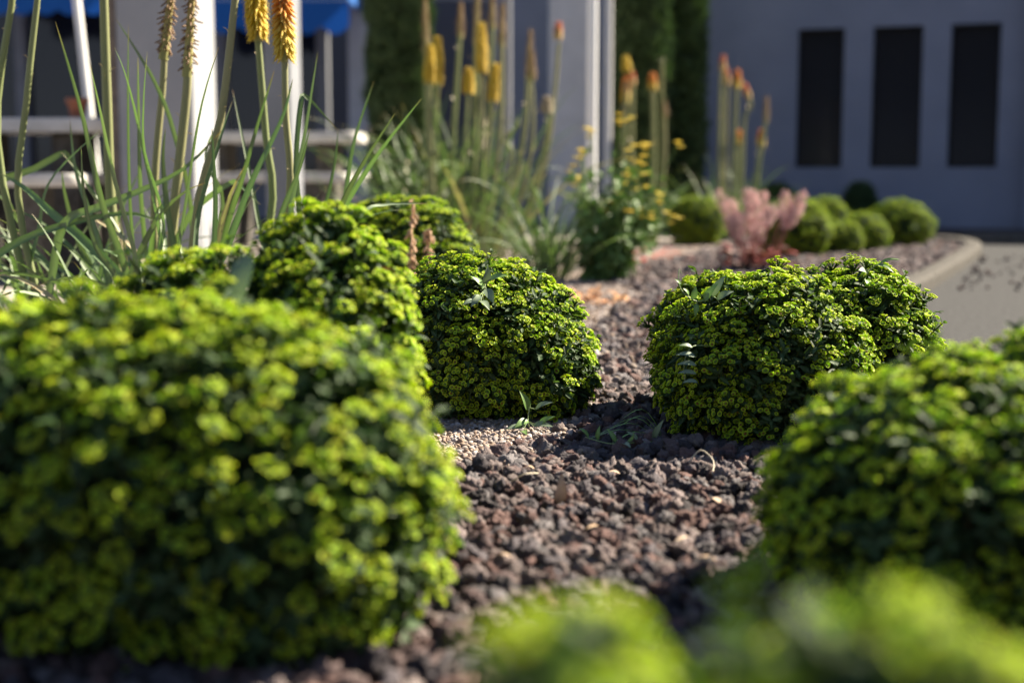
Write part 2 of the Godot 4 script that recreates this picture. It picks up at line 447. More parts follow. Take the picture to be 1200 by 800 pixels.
var MID_STEMS = [
	[0.0343, "dry", [Vector3(-0.396, 0.000, -7.142), Vector3(-0.420, 0.627, -7.142), Vector3(-0.425, 1.168, -7.142)], [Vector3(-0.425, 1.086, -7.142), Vector3(-0.428, 1.354, -7.142)]],
	[0.0300, "yellow", [Vector3(-0.384, 0.000, -7.135), Vector3(-0.403, 0.626, -7.135), Vector3(-0.409, 0.981, -7.135)], [Vector3(-0.409, 0.952, -7.135), Vector3(-0.404, 1.118, -7.135)]],
	[0.0315, "yellow", [Vector3(-0.383, 0.000, -7.493), Vector3(-0.401, 0.611, -7.493), Vector3(-0.385, 0.975, -7.493)], [Vector3(-0.385, 0.966, -7.493), Vector3(-0.384, 1.193, -7.493)]],
	[0.0359, "dry", [Vector3(-0.325, 0.000, -7.487), Vector3(-0.312, 0.567, -7.487), Vector3(-0.264, 1.266, -7.487)], [Vector3(-0.269, 1.201, -7.487), Vector3(-0.264, 1.365, -7.487)]],
	[0.0399, "dry", [Vector3(-0.251, 0.000, -7.385), Vector3(-0.198, 0.544, -7.385), Vector3(-0.182, 1.361, -7.385)], [Vector3(-0.183, 1.148, -7.385), Vector3(-0.169, 1.552, -7.385)]],
	[0.0304, "yellow", [Vector3(-0.229, 0.000, -7.235), Vector3(-0.163, 0.628, -7.235), Vector3(-0.150, 1.009, -7.235)], [Vector3(-0.150, 1.009, -7.235), Vector3(-0.153, 1.236, -7.235)]],
	[0.0366, "dry", [Vector3(-0.208, 0.000, -7.635), Vector3(-0.132, 0.635, -7.635), Vector3(-0.103, 1.391, -7.635)], [Vector3(-0.103, 1.259, -7.635), Vector3(-0.103, 1.478, -7.635)]],
	[0.0261, "yellow", [Vector3(-0.274, 0.000, -7.251), Vector3(-0.232, 0.714, -7.251), Vector3(-0.219, 0.913, -7.251)], [Vector3(-0.219, 0.909, -7.251), Vector3(-0.218, 1.015, -7.251)]],
	[0.0303, "yellow", [Vector3(-0.198, 0.000, -7.222), Vector3(-0.116, 0.671, -7.222), Vector3(-0.090, 0.874, -7.222)], [Vector3(-0.094, 0.869, -7.222), Vector3(-0.077, 1.034, -7.222)]],
	[0.0345, "dry", [Vector3(-0.164, 0.000, -7.184), Vector3(-0.064, 0.627, -7.184), Vector3(-0.046, 1.255, -7.184)], [Vector3(-0.051, 1.131, -7.184), Vector3(-0.046, 1.330, -7.184)]],
	[0.0368, "dry", [Vector3(-0.087, 0.000, -7.678), Vector3(0.055, 0.636, -7.678), Vector3(0.095, 1.130, -7.678)], [Vector3(0.086, 0.996, -7.678), Vector3(0.099, 1.250, -7.678)]],
	[0.0257, "dry", [Vector3(-0.062, 0.000, -7.133), Vector3(0.093, 0.584, -7.133), Vector3(0.097, 1.002, -7.133)], [Vector3(0.097, 0.961, -7.133), Vector3(0.101, 1.085, -7.133)]],
	[0.0321, "bud", [Vector3(-0.004, 0.000, -7.645), Vector3(0.182, 0.568, -7.645), Vector3(0.248, 1.171, -7.645)], [Vector3(0.243, 1.207, -7.645), Vector3(0.247, 1.282, -7.645)]],
	[0.0270, "seed", [Vector3(-0.012, 0.000, -7.496), Vector3(0.169, 0.633, -7.496), Vector3(0.182, 0.809, -7.496)], [Vector3(0.182, 0.826, -7.496), Vector3(0.186, 0.888, -7.496)]],
	[0.0264, "bare", [Vector3(-0.122, 0.000, -7.334), Vector3(0.000, 0.544, -7.334), Vector3(-0.044, 0.652, -7.334), Vector3(0.022, 0.716, -7.334)], [Vector3(0.022, 0.716, -7.334), Vector3(0.030, 0.759, -7.334)]],
]
var REAR_STEMS = [
	[0.0396, "yellow", [Vector3(0.777, 0.000, -9.433), Vector3(0.746, 0.612, -9.433), Vector3(0.753, 1.082, -9.433)], [Vector3(0.752, 1.164, -9.433), Vector3(0.740, 1.246, -9.433)]],
	[0.0406, "torch", [Vector3(0.782, 0.000, -9.664), Vector3(0.753, 0.586, -9.664), Vector3(0.761, 0.983, -9.664)], [Vector3(0.761, 0.977, -9.664), Vector3(0.765, 1.124, -9.664)]],
	[0.0396, "bud", [Vector3(0.809, 0.000, -9.430), Vector3(0.791, 0.612, -9.430), Vector3(0.792, 1.081, -9.430)], [Vector3(0.786, 1.070, -9.430), Vector3(0.786, 1.142, -9.430)]],
	[0.0460, "torch", [Vector3(0.918, 0.000, -9.582), Vector3(0.947, 0.557, -9.582), Vector3(0.935, 1.063, -9.582)], [Vector3(0.935, 1.057, -9.582), Vector3(0.934, 1.147, -9.582)]],
	[0.0348, "bare", [Vector3(0.960, 0.000, -9.675), Vector3(1.008, 0.557, -9.675), Vector3(1.006, 1.181, -9.675)], [Vector3(1.006, 1.181, -9.675), Vector3(1.011, 1.226, -9.675)]],
	[0.0348, "dry", [Vector3(0.976, 0.000, -9.673), Vector3(1.031, 0.557, -9.673), Vector3(1.026, 0.899, -9.673)], [Vector3(1.027, 0.870, -9.673), Vector3(1.025, 0.972, -9.673)]],
]
var WALL_STEMS = [
	[0.0434, "bud", [Vector3(1.530, 0.000, -10.329), Vector3(1.500, 0.561, -10.329), Vector3(1.501, 1.227, -10.329)], [Vector3(1.507, 1.227, -10.329), Vector3(1.511, 1.323, -10.329)]],
	[0.0435, "bud", [Vector3(1.560, 0.000, -10.369), Vector3(1.543, 0.531, -10.369), Vector3(1.545, 1.139, -10.369)], [Vector3(1.545, 1.133, -10.369), Vector3(1.537, 1.236, -10.369)]],
	[0.0434, "torch", [Vector3(1.601, 0.000, -10.340), Vector3(1.601, 0.531, -10.340), Vector3(1.614, 1.107, -10.340)], [Vector3(1.614, 1.113, -10.340), Vector3(1.618, 1.222, -10.340)]],
	[0.0364, "bud", [Vector3(1.620, 0.000, -10.124), Vector3(1.628, 0.500, -10.124), Vector3(1.639, 0.858, -10.124), Vector3(1.680, 0.947, -10.124), Vector3(1.654, 1.048, -10.124)], [Vector3(1.660, 1.024, -10.124), Vector3(1.628, 1.112, -10.124)]],
	[0.0360, "dry", [Vector3(1.685, 0.000, -10.001), Vector3(1.722, 0.500, -10.001), Vector3(1.752, 0.736, -10.001), Vector3(1.773, 0.883, -10.001)], [Vector3(1.768, 0.854, -10.001), Vector3(1.770, 1.017, -10.001)]],
	[0.0372, "torch", [Vector3(1.721, 0.000, -10.335), Vector3(1.773, 0.500, -10.335), Vector3(1.793, 0.714, -10.335)], [Vector3(1.793, 0.701, -10.335), Vector3(1.797, 0.799, -10.335)]],
	[0.0311, "torch", [Vector3(1.631, 0.000, -10.381), Vector3(1.645, 0.500, -10.381), Vector3(1.641, 0.715, -10.381)], [Vector3(1.641, 0.708, -10.381), Vector3(1.639, 0.794, -10.381)]],
]
var VISIBLE_BED = [Vector2(-0.107, -2.195), Vector2(0.058, -2.391), Vector2(0.237, -2.427), Vector2(0.423, -2.391), Vector2(0.379, -2.028), Vector2(0.383, -1.702), Vector2(0.291, -1.566), Vector2(0.131, -1.631), Vector2(0.000, -1.492), Vector2(-0.110, -1.361), Vector2(-0.229, -1.361), Vector2(-0.174, -1.566), Vector2(-0.109, -1.862)]


# ------------------------------------------------------------------ the ground, road, beds and kerbs
var KERB := [Vector2(1.12, 1.6), Vector2(1.10, 0.4), Vector2(1.03, -1.0), Vector2(0.97, -2.0), Vector2(0.90, -3.0), Vector2(0.96, -4.0), Vector2(1.27, -5.1), Vector2(1.78, -6.3), Vector2(2.16, -7.2), Vector2(2.53, -8.1), Vector2(2.82, -8.85), Vector2(2.95, -9.35), Vector2(2.94, -9.72), Vector2(2.78, -9.95), Vector2(2.40, -10.1)]
var GRAVEL := [Vector2(-0.086, -2.342), Vector2(0.015, -2.449), Vector2(0.095, -2.60), Vector2(0.15, -2.9), Vector2(0.2, -3.4), Vector2(0.268, -4.44), Vector2(0.40, -5.0), Vector2(0.537, -5.58), Vector2(0.50, -6.0), Vector2(0.42, -6.35), Vector2(0.576, -7.1), Vector2(1.037, -8.23), Vector2(1.455, -9.34), Vector2(1.6, -10.0), Vector2(0.5, -12.0), Vector2(-6, -12), Vector2(-6, -2.0), Vector2(-0.5, -2.2)]
var BED := []


func sheet(poly: Array, y: float, m: Material) -> ArrayMesh:
	var mb := MB.new()
	var pv := PackedVector2Array(poly)
	for q in pv:
		mb.v(Vector3(q.x, y, q.y))
	var idx := Geometry2D.triangulate_polygon(pv)
	for i in range(0, idx.size(), 3):
		var a := pv[idx[i]]
		var b := pv[idx[i + 1]]
		var c := pv[idx[i + 2]]
		if (b - a).cross(c - a) > 0:
			mb.tri(idx[i], idx[i + 1], idx[i + 2])
		else:
			mb.tri(idx[i], idx[i + 2], idx[i + 1])
	return mb.commit(m)


func icosphere(sub: int) -> Array:
	var g := (1.0 + sqrt(5.0)) / 2.0
	var vs := [Vector3(-1, g, 0), Vector3(1, g, 0), Vector3(-1, -g, 0), Vector3(1, -g, 0), Vector3(0, -1, g), Vector3(0, 1, g), Vector3(0, -1, -g), Vector3(0, 1, -g), Vector3(g, 0, -1), Vector3(g, 0, 1), Vector3(-g, 0, -1), Vector3(-g, 0, 1)]
	for i in vs.size():
		vs[i] = vs[i].normalized()
	var fs := [[0, 11, 5], [0, 5, 1], [0, 1, 7], [0, 7, 10], [0, 10, 11], [1, 5, 9], [5, 11, 4], [11, 10, 2], [10, 7, 6], [7, 1, 8], [3, 9, 4], [3, 4, 2], [3, 2, 6], [3, 6, 8], [3, 8, 9], [4, 9, 5], [2, 4, 11], [6, 2, 10], [8, 6, 7], [9, 8, 1]]
	for s in sub:
		var mid := {}
		var nf := []
		for f in fs:
			var m := []
			for k in 3:
				var a: int = f[k]
				var b: int = f[(k + 1) % 3]
				var key := mini(a, b) * 10000 + maxi(a, b)
				if not mid.has(key):
					mid[key] = vs.size()
					vs.append(((vs[a] + vs[b]) * 0.5).normalized())
				m.append(mid[key])
			nf.append_array([[f[0], m[0], m[2]], [f[1], m[1], m[0]], [f[2], m[2], m[1]], [m[0], m[1], m[2]]])
		fs = nf
	return [vs, fs]


# a broken lump of stone of about unit radius
func stone(sub: int, cuts: int, rough: float, flat: float, tone: Color, key: float) -> ArrayMesh:
	var ico := icosphere(sub)
	var planes := []
	for i in cuts:
		planes.append([random_dir(), rf(0.62, 0.95)])
	var mb := MB.new()
	for d in ico[0]:
		var r := 1.12
		for q in planes:
			var k: float = d.dot(q[0])
			if k > 0.05:
				r = minf(r, q[1] / k)
		r *= 1.0 + rough * (noise.get_noise_3dv(d * 1.7 + Vector3.ONE * key) + 0.8 * noise.get_noise_3dv(d * 3.6 + Vector3.ONE * key) + 0.45 * noise.get_noise_3dv(d * 8.0 + Vector3.ONE * key))
		mb.v(Vector3(d.x, d.y * flat, d.z) * r, tone)
	for f in ico[1]:
		mb.tri(f[0], f[2], f[1])
	return mb.commit()


func kerb_run(path: Array, called: String, h: float, w: float) -> void:
	var pts := []
	for q in path:
		pts.append(Vector3(q.x, 0, q.y))
	var fine := smooth(pts, pts.size() * 16)
	var root := structure(called)
	var run := [fine[0]]
	var ran := 0.0
	for i in range(1, fine.size()):
		ran += fine[i].distance_to(fine[i - 1])
		run.append(fine[i])
		if ran > 0.78 or i == fine.size() - 1:
			if run.size() > 1 and ran > 0.05:
				kerb_stone(run, root, h, w)
			run = [fine[i]]
			ran = 0.0


func kerb_stone(run: Array, root: Node3D, h: float, w: float) -> void:
	var mb := MB.new()
	var prof := [Vector2(0, -0.03), Vector2(0, h - 0.012), Vector2(0.006, h - 0.004), Vector2(0.014, h), Vector2(w - 0.02, h + 0.002), Vector2(w - 0.006, h - 0.006), Vector2(w, h - 0.018), Vector2(w, -0.03)]
	var rows := []
	for i in run.size():
		var tg: Vector3 = (run[mini(i + 1, run.size() - 1)] - run[maxi(i - 1, 0)]).normalized()
		var side := tg.cross(Vector3.UP)
		var end := 0.004 if i == 0 or i == run.size() - 1 else 0.0
		var row := []
		for q in prof:
			var at: Vector3 = run[i] + side * q.x + Vector3.UP * (q.y - end)
			if i == 0:
				at += tg * 0.004
			if i == run.size() - 1:
				at -= tg * 0.004
			at += Vector3(noise.get_noise_3dv(at * 25.0), 0.6 * noise.get_noise_3dv(at * 21.0 + Vector3.ONE * 40.0), noise.get_noise_3dv(at * 23.0 + Vector3.ONE * 80.0)) * 0.004
			row.append(mb.v(at))
		rows.append(row)
	for i in rows.size() - 1:
		for k in prof.size() - 1:
			mb.quad(rows[i][k], rows[i + 1][k], rows[i + 1][k + 1], rows[i][k + 1])
	for e in [0, rows.size() - 1]:
		var idx := []
		for k in prof.size():
			idx.append(mb.v(mb.p[rows[e][k]]))
		for k in range(1, prof.size() - 1):
			if e == 0:
				mb.tri(idx[0], idx[k], idx[k + 1])
			else:
				mb.tri(idx[0], idx[k + 1], idx[k])
	part("kerb_stone", mb.commit(M.concrete), root)


func inside(x: float, z: float, poly: PackedVector2Array) -> bool:
	return Geometry2D.is_point_in_polygon(Vector2(x, z), poly)


func setting() -> void:
	structure("ground", sheet([Vector2(-200, -200), Vector2(200, -200), Vector2(200, 200), Vector2(-200, 200)], -0.012, M.earth))
	var edge := []
	for q in KERB:
		edge.append(q)
	edge.append_array([Vector2(2.40, -10.12), Vector2(3.15, -10.1), Vector2(4.5, -10.04), Vector2(9, -9.95)])
	BED = edge.duplicate()
	BED.append_array([Vector2(9, -16), Vector2(-8, -16), Vector2(-8, 1.6)])
	var road_poly := edge.duplicate()
	road_poly.append_array([Vector2(60, -9.95), Vector2(60, 30), Vector2(1.12, 30)])
	var road := structure("asphalt_road", sheet(road_poly, -0.006, M.asphalt))
	var bed := structure("lava_bed", sheet(BED, 0.0, M.soil))
	var path := structure("gravel_path", sheet(GRAVEL, 0.004, M.sand))
	kerb_run(KERB, "kerb", 0.055, 0.10)
	kerb_run([Vector2(3.15, -10.08), Vector2(4.5, -10.02), Vector2(6.5, -9.98), Vector2(9, -9.93)], "kerb", 0.065, 0.14)

	# scoria: the largest rocks in view one by one, the rest together
	var tones := [Color(0.127, 0.097, 0.097), Color(0.108, 0.100, 0.112), Color(0.162, 0.137, 0.132), Color(0.065, 0.059, 0.066), Color(0.149, 0.097, 0.090), Color(0.156, 0.151, 0.160), Color(0.214, 0.184, 0.181)]
	var lumps := []
	for i in 12:
		var m := stone(3, 8 + i % 5, 0.42, rf(0.65, 0.95), tones[i % tones.size()], i * 7.3)
		m.surface_set_material(0, M.rock)
		lumps.append(m)
	var plain_lumps := []
	for i in 3:
		var m := stone(2, 8 + i, 0.42, 0.8, Color.WHITE, i * 11.0 + 100.0)
		m.surface_set_material(0, M.rock)
		plain_lumps.append(m)
	var bedp := PackedVector2Array(BED)
	var gravelp := PackedVector2Array(GRAVEL)
	var showing := PackedVector2Array(VISIBLE_BED)
	var big := []
	var rest := [[], [], []]
	var rest_c := [[], [], []]
	var z := -0.55
	while z > -10.4:
		var step := 0.0215 if z > -4.6 else 0.030
		var reach := 0.42 * -z + 0.3
		var x := -reach
		while x < minf(reach, 3.2):
			var q := Vector2(x + rf(-0.5, 0.5) * step, z + rf(-0.5, 0.5) * step)
			x += step
			if not inside(q.x, q.y, bedp):
				continue
			var soft := 0.05 * noise.get_noise_2d(q.x * 6.0, q.y * 6.0)
			if inside(q.x + soft, q.y + soft, gravelp):
				continue
			var s := step * (0.50 + 0.42 * pow(rng.randf(), 2.0))
			var lift := 0.010 * (1.0 + noise.get_noise_2d(q.x * 5.0, q.y * 5.0)) + rf(-0.3, 0.55) * s
			var tr := Transform3D(Basis(random_dir(), rf(0, TAU)) * Basis.from_scale(Vector3(s, s * rf(0.75, 1.1), s * rf(0.8, 1.25))), Vector3(q.x, maxf(0.002, lift), q.y))
			if inside(q.x, q.y, showing):
				big.append(tr)
			else:
				var k := rng.randi() % 3
				rest[k].append(tr)
				var tone: Color = tones[rng.randi() % tones.size()]
				rest_c[k].append(tone * rf(0.8, 1.15))
		z -= step
	# the 300 that show largest stay single rocks
	big.sort_custom(func(a, b): return a.origin.z - 14.0 * a.basis.x.length() * 0.0 > b.origin.z)
	var singles := []
	for i in big.size():
		var take: bool = big[i].basis.x.length() > 0.0142 and singles.size() < 300
		if take:
			singles.append(big[i])
		else:
			rest[i % 3].append(big[i])
			rest_c[i % 3].append(tones[rng.randi() % tones.size()] * rf(0.8, 1.15))
	for i in singles.size():
		part("lava_rock", lumps[rng.randi() % lumps.size()], bed).transform = singles[i]
	for k in 3:
		scatter("lava_rocks", plain_lumps[k], rest[k], rest_c[k], bed)

	# pebbles of the path
	var peb := stone(1, 4, 0.1, 0.7, Color.WHITE, 55.0)
	peb.surface_set_material(0, M.pebble)
	var ptones := [Color(0.304, 0.252, 0.206), Color(0.363, 0.322, 0.293), Color(0.238, 0.182, 0.143), Color(0.396, 0.377, 0.372), Color(0.277, 0.210, 0.158), Color(0.198, 0.182, 0.182)]
	var pt := []
	var pc := []
	z = -2.2
	while z > -9.9:
		var step := 0.0085 if z > -3.2 else (0.014 if z > -7.0 else 0.02)
		var x := maxf(-0.36 * -z - 0.1, -0.32 if z > -3.2 else (-0.4 if z > -6.0 else -0.9))
		while x < 1.7:
			var q := Vector2(x + rf(-0.5, 0.5) * step, z + rf(-0.5, 0.5) * step)
			x += step
			var soft := 0.05 * noise.get_noise_2d(q.x * 6.0, q.y * 6.0)
			if not inside(q.x + soft * 0.9, q.y + soft * 0.9, gravelp):
				if rng.randf() > 0.035 or not inside(q.x - 0.09, q.y - 0.07, gravelp):
					continue
			var s := step * rf(0.45, 0.85)
			var y := rf(0.004, 0.009) + (0.012 if not inside(q.x, q.y, gravelp) else 0.0)
			pt.append(Transform3D(Basis(random_dir(), rf(0, TAU)) * Basis.from_scale(Vector3(s, s * 0.8, s * rf(0.9, 1.4))), Vector3(q.x, y, q.y)))
			pc.append(ptones[rng.randi() % ptones.size()] * rf(0.85, 1.15))
		z -= step
	scatter("pebbles", peb, pt, pc, path)

	# rock crumbs thrown out on the asphalt beside the kerb
	for i in 60:
		var f := rng.randf()
		var z2 := lerpf(-5.9, -8.4, f)
		var x2 := lerpf(1.72, 2.66, f) + 0.13 + 0.30 * pow(rng.randf(), 2.5)
		var s2 := rf(0.004, 0.014)
		part("lava_rock", lumps[rng.randi() % lumps.size()], road).transform = Transform3D(Basis(random_dir(), rf(0, TAU)) * Basis.from_scale(Vector3(s2, s2 * 0.8, s2)), Vector3(x2, s2 * 0.4, z2))
	print("rocks ", singles.size(), " of ", rest[0].size() * 3, " pebbles ", pt.size())


# ------------------------------------------------------------------ buildings, posts, tables, conifers
func boxpart(called: String, parent: Node3D, at: Vector3, size: Vector3, m: Material, ch := 0.006, turn := Basis.IDENTITY) -> MeshInstance3D:
	var mb := MB.new()
	mb.box(Vector3.ZERO, size, turn, Color.WHITE, ch)
	return part(called, mb.commit(m), parent, at)


func background() -> void:
	# the slate coloured building with three louvred windows
	var turn := deg_to_rad(-20.0)
	var hall := thing("slate_building", Vector3(2.593, 0, -13.0), "slate blue rendered building with three tall black louvred windows", "building")
	hall.rotation.y = turn
	var csg := CSGCombiner3D.new()
	csg.name = "wall"
	hall.add_child(csg)
	var body := CSGBox3D.new()
	body.size = Vector3(11.5, 2.76, 0.3)
	body.position = Vector3(2.75, 1.35, -0.15)
	body.material = M.blue_render
	body.name = "body"
	csg.add_child(body)
	var spans := [[-0.02, 0.39], [0.64, 1.065], [1.30, 1.71]]
	for s in spans:
		var hole := CSGBox3D.new()
		hole.operation = CSGShape3D.OPERATION_SUBTRACTION
		hole.size = Vector3(s[1] - s[0], 1.23, 0.5)
		hole.position = Vector3((s[0] + s[1]) / 2.0, 1.145, -0.02)
		hole.material = M.blue_render
		hole.name = "opening"
		csg.add_child(hole)
	boxpart("parapet", hall, Vector3(2.75, 2.776, -0.15), Vector3(11.6, 0.09, 0.36), M.blue_render)
	boxpart("rear_wall", hall, Vector3(2.75, 1.3, -5.0), Vector3(11.5, 2.6, 0.2), M.blue_render)
	boxpart("pilaster", hall, Vector3(2.32, 1.35, 0.08), Vector3(0.75, 2.7, 0.156), M.blue_render)
	for s in spans:
		var win := Node3D.new()
		win.name = "window"
		hall.add_child(win, true)
		win.position = Vector3((s[0] + s[1]) / 2.0, 0.53, -0.06)
		var w: float = s[1] - s[0]
		for side in [-1.0, 1.0]:
			boxpart("frame", win, Vector3(side * (w / 2.0 - 0.012), 0.615, 0), Vector3(0.02, 1.222, 0.06), M.black_frame)
			boxpart("frame", win, Vector3(0, 0.615 + side * 0.601, 0), Vector3(w - 0.05, 0.02, 0.06), M.black_frame)
		boxpart("pane", win, Vector3(0, 0.615, -0.045), Vector3(w - 0.01, 1.22, 0.01), M.dark_glass)
		var mb := MB.new()
		mb.box(Vector3.ZERO, Vector3(w - 0.046, 0.038, 0.005), Basis(Vector3.RIGHT, -0.75), Color.WHITE, 0.001)
		var slat := mb.commit(M.louvre)
		for k in 35:
			part("louvre", slat, win, Vector3(0, 0.03 + k * 0.0342, 0))

	# the cafe at the far left, with its awnings
	var cafe := thing("cafe_building", Vector3(-3.6, 0, -15.0), "low grey cafe building with dark glazing under blue awnings", "building")
	boxpart("upper_wall", cafe, Vector3(0.4, 2.65, -0.15), Vector3(9.2, 0.8, 0.3), M.post_grey)
	boxpart("base_wall", cafe, Vector3(-0.6, 0.2, -0.15), Vector3(7.2, 0.4, 0.3), M.post_grey)
	boxpart("rear_wall", cafe, Vector3(0.4, 1.5, -4.0), Vector3(9.2, 3.0, 0.2), M.dark_panel)
	for mx in [-4.1, -2.55, -1.52, -0.5, 0.55, 1.62]:
		boxpart("mullion", cafe, Vector3(mx, 1.325, -0.1), Vector3(0.12, 1.85, 0.16), M.post_grey)
	boxpart("corner_wall", cafe, Vector3(2.08, 1.125, -0.02), Vector3(0.34, 2.246, 0.3), M.grey_render)
	var edges := [-4.1, -2.55, -1.52, -0.5, 0.55, 1.62]
	for i in 5:
		var a: float = edges[i] + 0.062
		var b: float = edges[i + 1] - 0.062
		boxpart("pane", cafe, Vector3((a + b) / 2.0, 1.325, -0.14), Vector3(b - a, 1.84, 0.012), M.dark_glass)
		boxpart("sill", cafe, Vector3((a + b) / 2.0, 0.42, 0.02), Vector3(b - a, 0.035, 0.1), M.post_grey)
	boxpart("dark_wall", cafe, Vector3(2.9, 1.125, -0.1), Vector3(1.28, 2.246, 0.2), M.dark_panel)
	var door := boxpart("door", cafe, Vector3(3.83, 1.05, -0.06), Vector3(0.54, 2.1, 0.06), M.dark_panel)
	boxpart("handle", door, Vector3(-0.2, 0.0, 0.06), Vector3(0.02, 0.24, 0.03), M.pale_metal)
	boxpart("door_head", cafe, Vector3(3.83, 2.18, -0.04), Vector3(0.56, 0.12, 0.14), M.grey_render)
	boxpart("wall_pier", cafe, Vector3(4.55, 1.125, -0.1), Vector3(0.86, 2.246, 0.2), M.post_grey)
	awning("blue fabric awning with scalloped valance over the left glazing beside the leaning pole", Vector3(-4.55, 2.12, -14.98), 1.35, 0.20)
	awning("blue fabric awning over the glazing between the grey posts and the cafe corner", Vector3(-2.35, 2.06, -14.98), 1.60, 0.32)

	# posts and columns between the garden and the cafe
	var col := thing("square_column", Vector3(-1.61, 0, -6.75), "wide square column, painted grey, with a rusty strip down one edge", "column")
	boxpart("shaft", col, Vector3(0, 1.8, 0), Vector3(0.34, 3.6, 0.5), M.column_grey)
	boxpart("rust_strip", col, Vector3(-0.195, 1.7, 0.2), Vector3(0.046, 3.4, 0.06), M.rust_strip)
	boxpart("base", col, Vector3(0, 0.04, 0), Vector3(0.40, 0.08, 0.56), M.concrete)
	var post := thing("grey_post", Vector3(-1.23, 0, -7.74), "narrow grey post standing behind the orange tipped flower spike", "post")
	boxpart("shaft", post, Vector3(0, 1.8, 0), Vector3(0.128, 3.6, 0.46), M.post_grey)
	boxpart("base_plate", post, Vector3(0, 0.012, 0), Vector3(0.2, 0.024, 0.54), M.pale_metal)
	round_post("steel_post", Vector3(-0.03, 0, -9.0), 0.029, 3.0, M.post_grey, "slim round steel post between the tall poker clump and the grey pier")
	round_post("white_pole", Vector3(0.471, 0, -8.5), 0.030, 3.0, M.white_paint, "bright white pole rising behind the yellow flowered plant")
	round_post("drain_pipe", Vector3(0.767, 0, -11.5), 0.032, 3.2, M.pale_metal, "pale drain pipe beside the dark conifers")
	var pier := thing("grey_pier", Vector3(0.475, 0, -12.15), "plain light grey rendered pier behind the white pole", "pier")
	boxpart("shaft", pier, Vector3(0, 1.6, 0), Vector3(0.33, 3.2, 0.3), M.grey_render)
	boxpart("cap", pier, Vector3(0, 3.225, 0), Vector3(0.39, 0.05, 0.36), M.concrete)
	var lean := thing("leaning_pole", Vector3(-2.125, 0, -7.45), "white pole leaning behind the table with the terracotta pot", "pole")
	var mb := MB.new()
	mb.tube([Vector3(0, 0.0, 0), Vector3(-0.137, 1.5, -0.0522), Vector3(-0.21, 2.3, -0.08)], [0.022, 0.022, 0.022], 12)
	part("shaft", mb.commit(M.white_paint), lean)
	mb = MB.new()
	mb.tube([Vector3(0, 0.0, 0), Vector3(0, 0.03, 0), Vector3(0, 0.05, 0)], [0.12, 0.12, 0.03], 16)
	part("foot", mb.commit(M.concrete), lean)
	picnic_table(Vector3(-2.27, 0, -6.75), 0.86, 0.52, "concrete picnic table carrying the terracotta pot")
	picnic_table(Vector3(-1.50, 0, -9.1), 1.12, 0.55, "concrete picnic table with rounded ends beyond the grey post")
	var pot := thing("flower_pot", Vector3(-2.0, 0.739, -6.62), "small empty terracotta pot standing on the picnic table", "pot")
	mb = MB.new()
	mb.tube([Vector3(0, 0, 0), Vector3(0, 0.07, 0), Vector3(0, 0.0705, 0), Vector3(0, 0.094, 0), Vector3(0, 0.0945, 0), Vector3(0, 0.03, 0)], [0.034, 0.045, 0.052, 0.053, 0.043, 0.032], 20)
	part("body", mb.commit(M.terracotta), pot)

	conifer(Vector3(-0.93, 0, -11.9), 0.245, 3.3, "dark columnar conifer between the cafe corner and the tall pokers", 0)
	conifer(Vector3(1.06, 0, -12.0), 0.225, 3.3, "columnar conifer with a sunlit flank next to the drain pipe", 1)
	conifer(Vector3(1.47, 0, -12.35), 0.165, 3.2, "slim dark conifer close against the slate building", 2)


func round_post(called: String, at: Vector3, r: float, h: float, m: Material, label: String) -> void:
	var o := thing(called, at, label, "pole")
	var mb := MB.new()
	mb.tube([Vector3(0, 0, 0), Vector3(0, h, 0)], [r, r], 20)
	part("shaft", mb.commit(m), o)
	mb = MB.new()
	mb.tube([Vector3(0, 0, 0), Vector3(0, 0.012, 0)], [r * 2.2, r * 2.2], 20)
	part("base_plate", mb.commit(M.pale_metal), o)


func awning(label: String, at: Vector3, w: float, drop: float) -> void:
	var o := thing("awning", at, label, "awning", "blue cafe awnings")
	var mb := MB.new()
	var out := 1.15
	var n := 24
	var prof := []
	for i in 9:
		var f := i / 8.0
		prof.append(Vector2(out * sin(f * PI * 0.5), 0.55 * cos(f * PI * 0.5)))
	var rows := []
	for i in n + 1:
		var x := lerpf(-w / 2.0, w / 2.0, float(i) / n)
		var row := []
		for q in prof:
			row.append(mb.v(Vector3(x, q.y + 0.05, q.x + 0.02)))
		rows.append(row)
	for i in n:
		for k in 8:
			mb.quad(rows[i][k], rows[i][k + 1], rows[i + 1][k + 1], rows[i + 1][k])
	for e in [0, n]:
		var m := mb.v(Vector3(-w / 2.0 if e == 0 else w / 2.0, 0.05, 0.02))
		for k in 8:
			mb.tri(m, rows[e][k], rows[e][k + 1])
	part("canopy", mb.commit(M.awning), o)
	mb = MB.new()
	var last := []
	for i in 97:
		var f := i / 96.0
		var x := lerpf(-w / 2.0, w / 2.0, f)
		var d := drop * 0.75 + drop * 0.25 * absf(sin(f * PI * 6.0))
		var row := [mb.v(Vector3(x, 0.05, out + 0.024)), mb.v(Vector3(x, 0.05 - d, out + 0.03))]
		if last:
			mb.quad(last[0], row[0], row[1], last[1])
		last = row
	part("valance", mb.commit(M.awning), o)
	mb = MB.new()
	mb.tube([Vector3(-w / 2.0, 0.05, out + 0.01), Vector3(w / 2.0, 0.05, out + 0.01)], [0.014, 0.014], 8)
	part("front_bar", mb.commit(M.pale_metal), o)


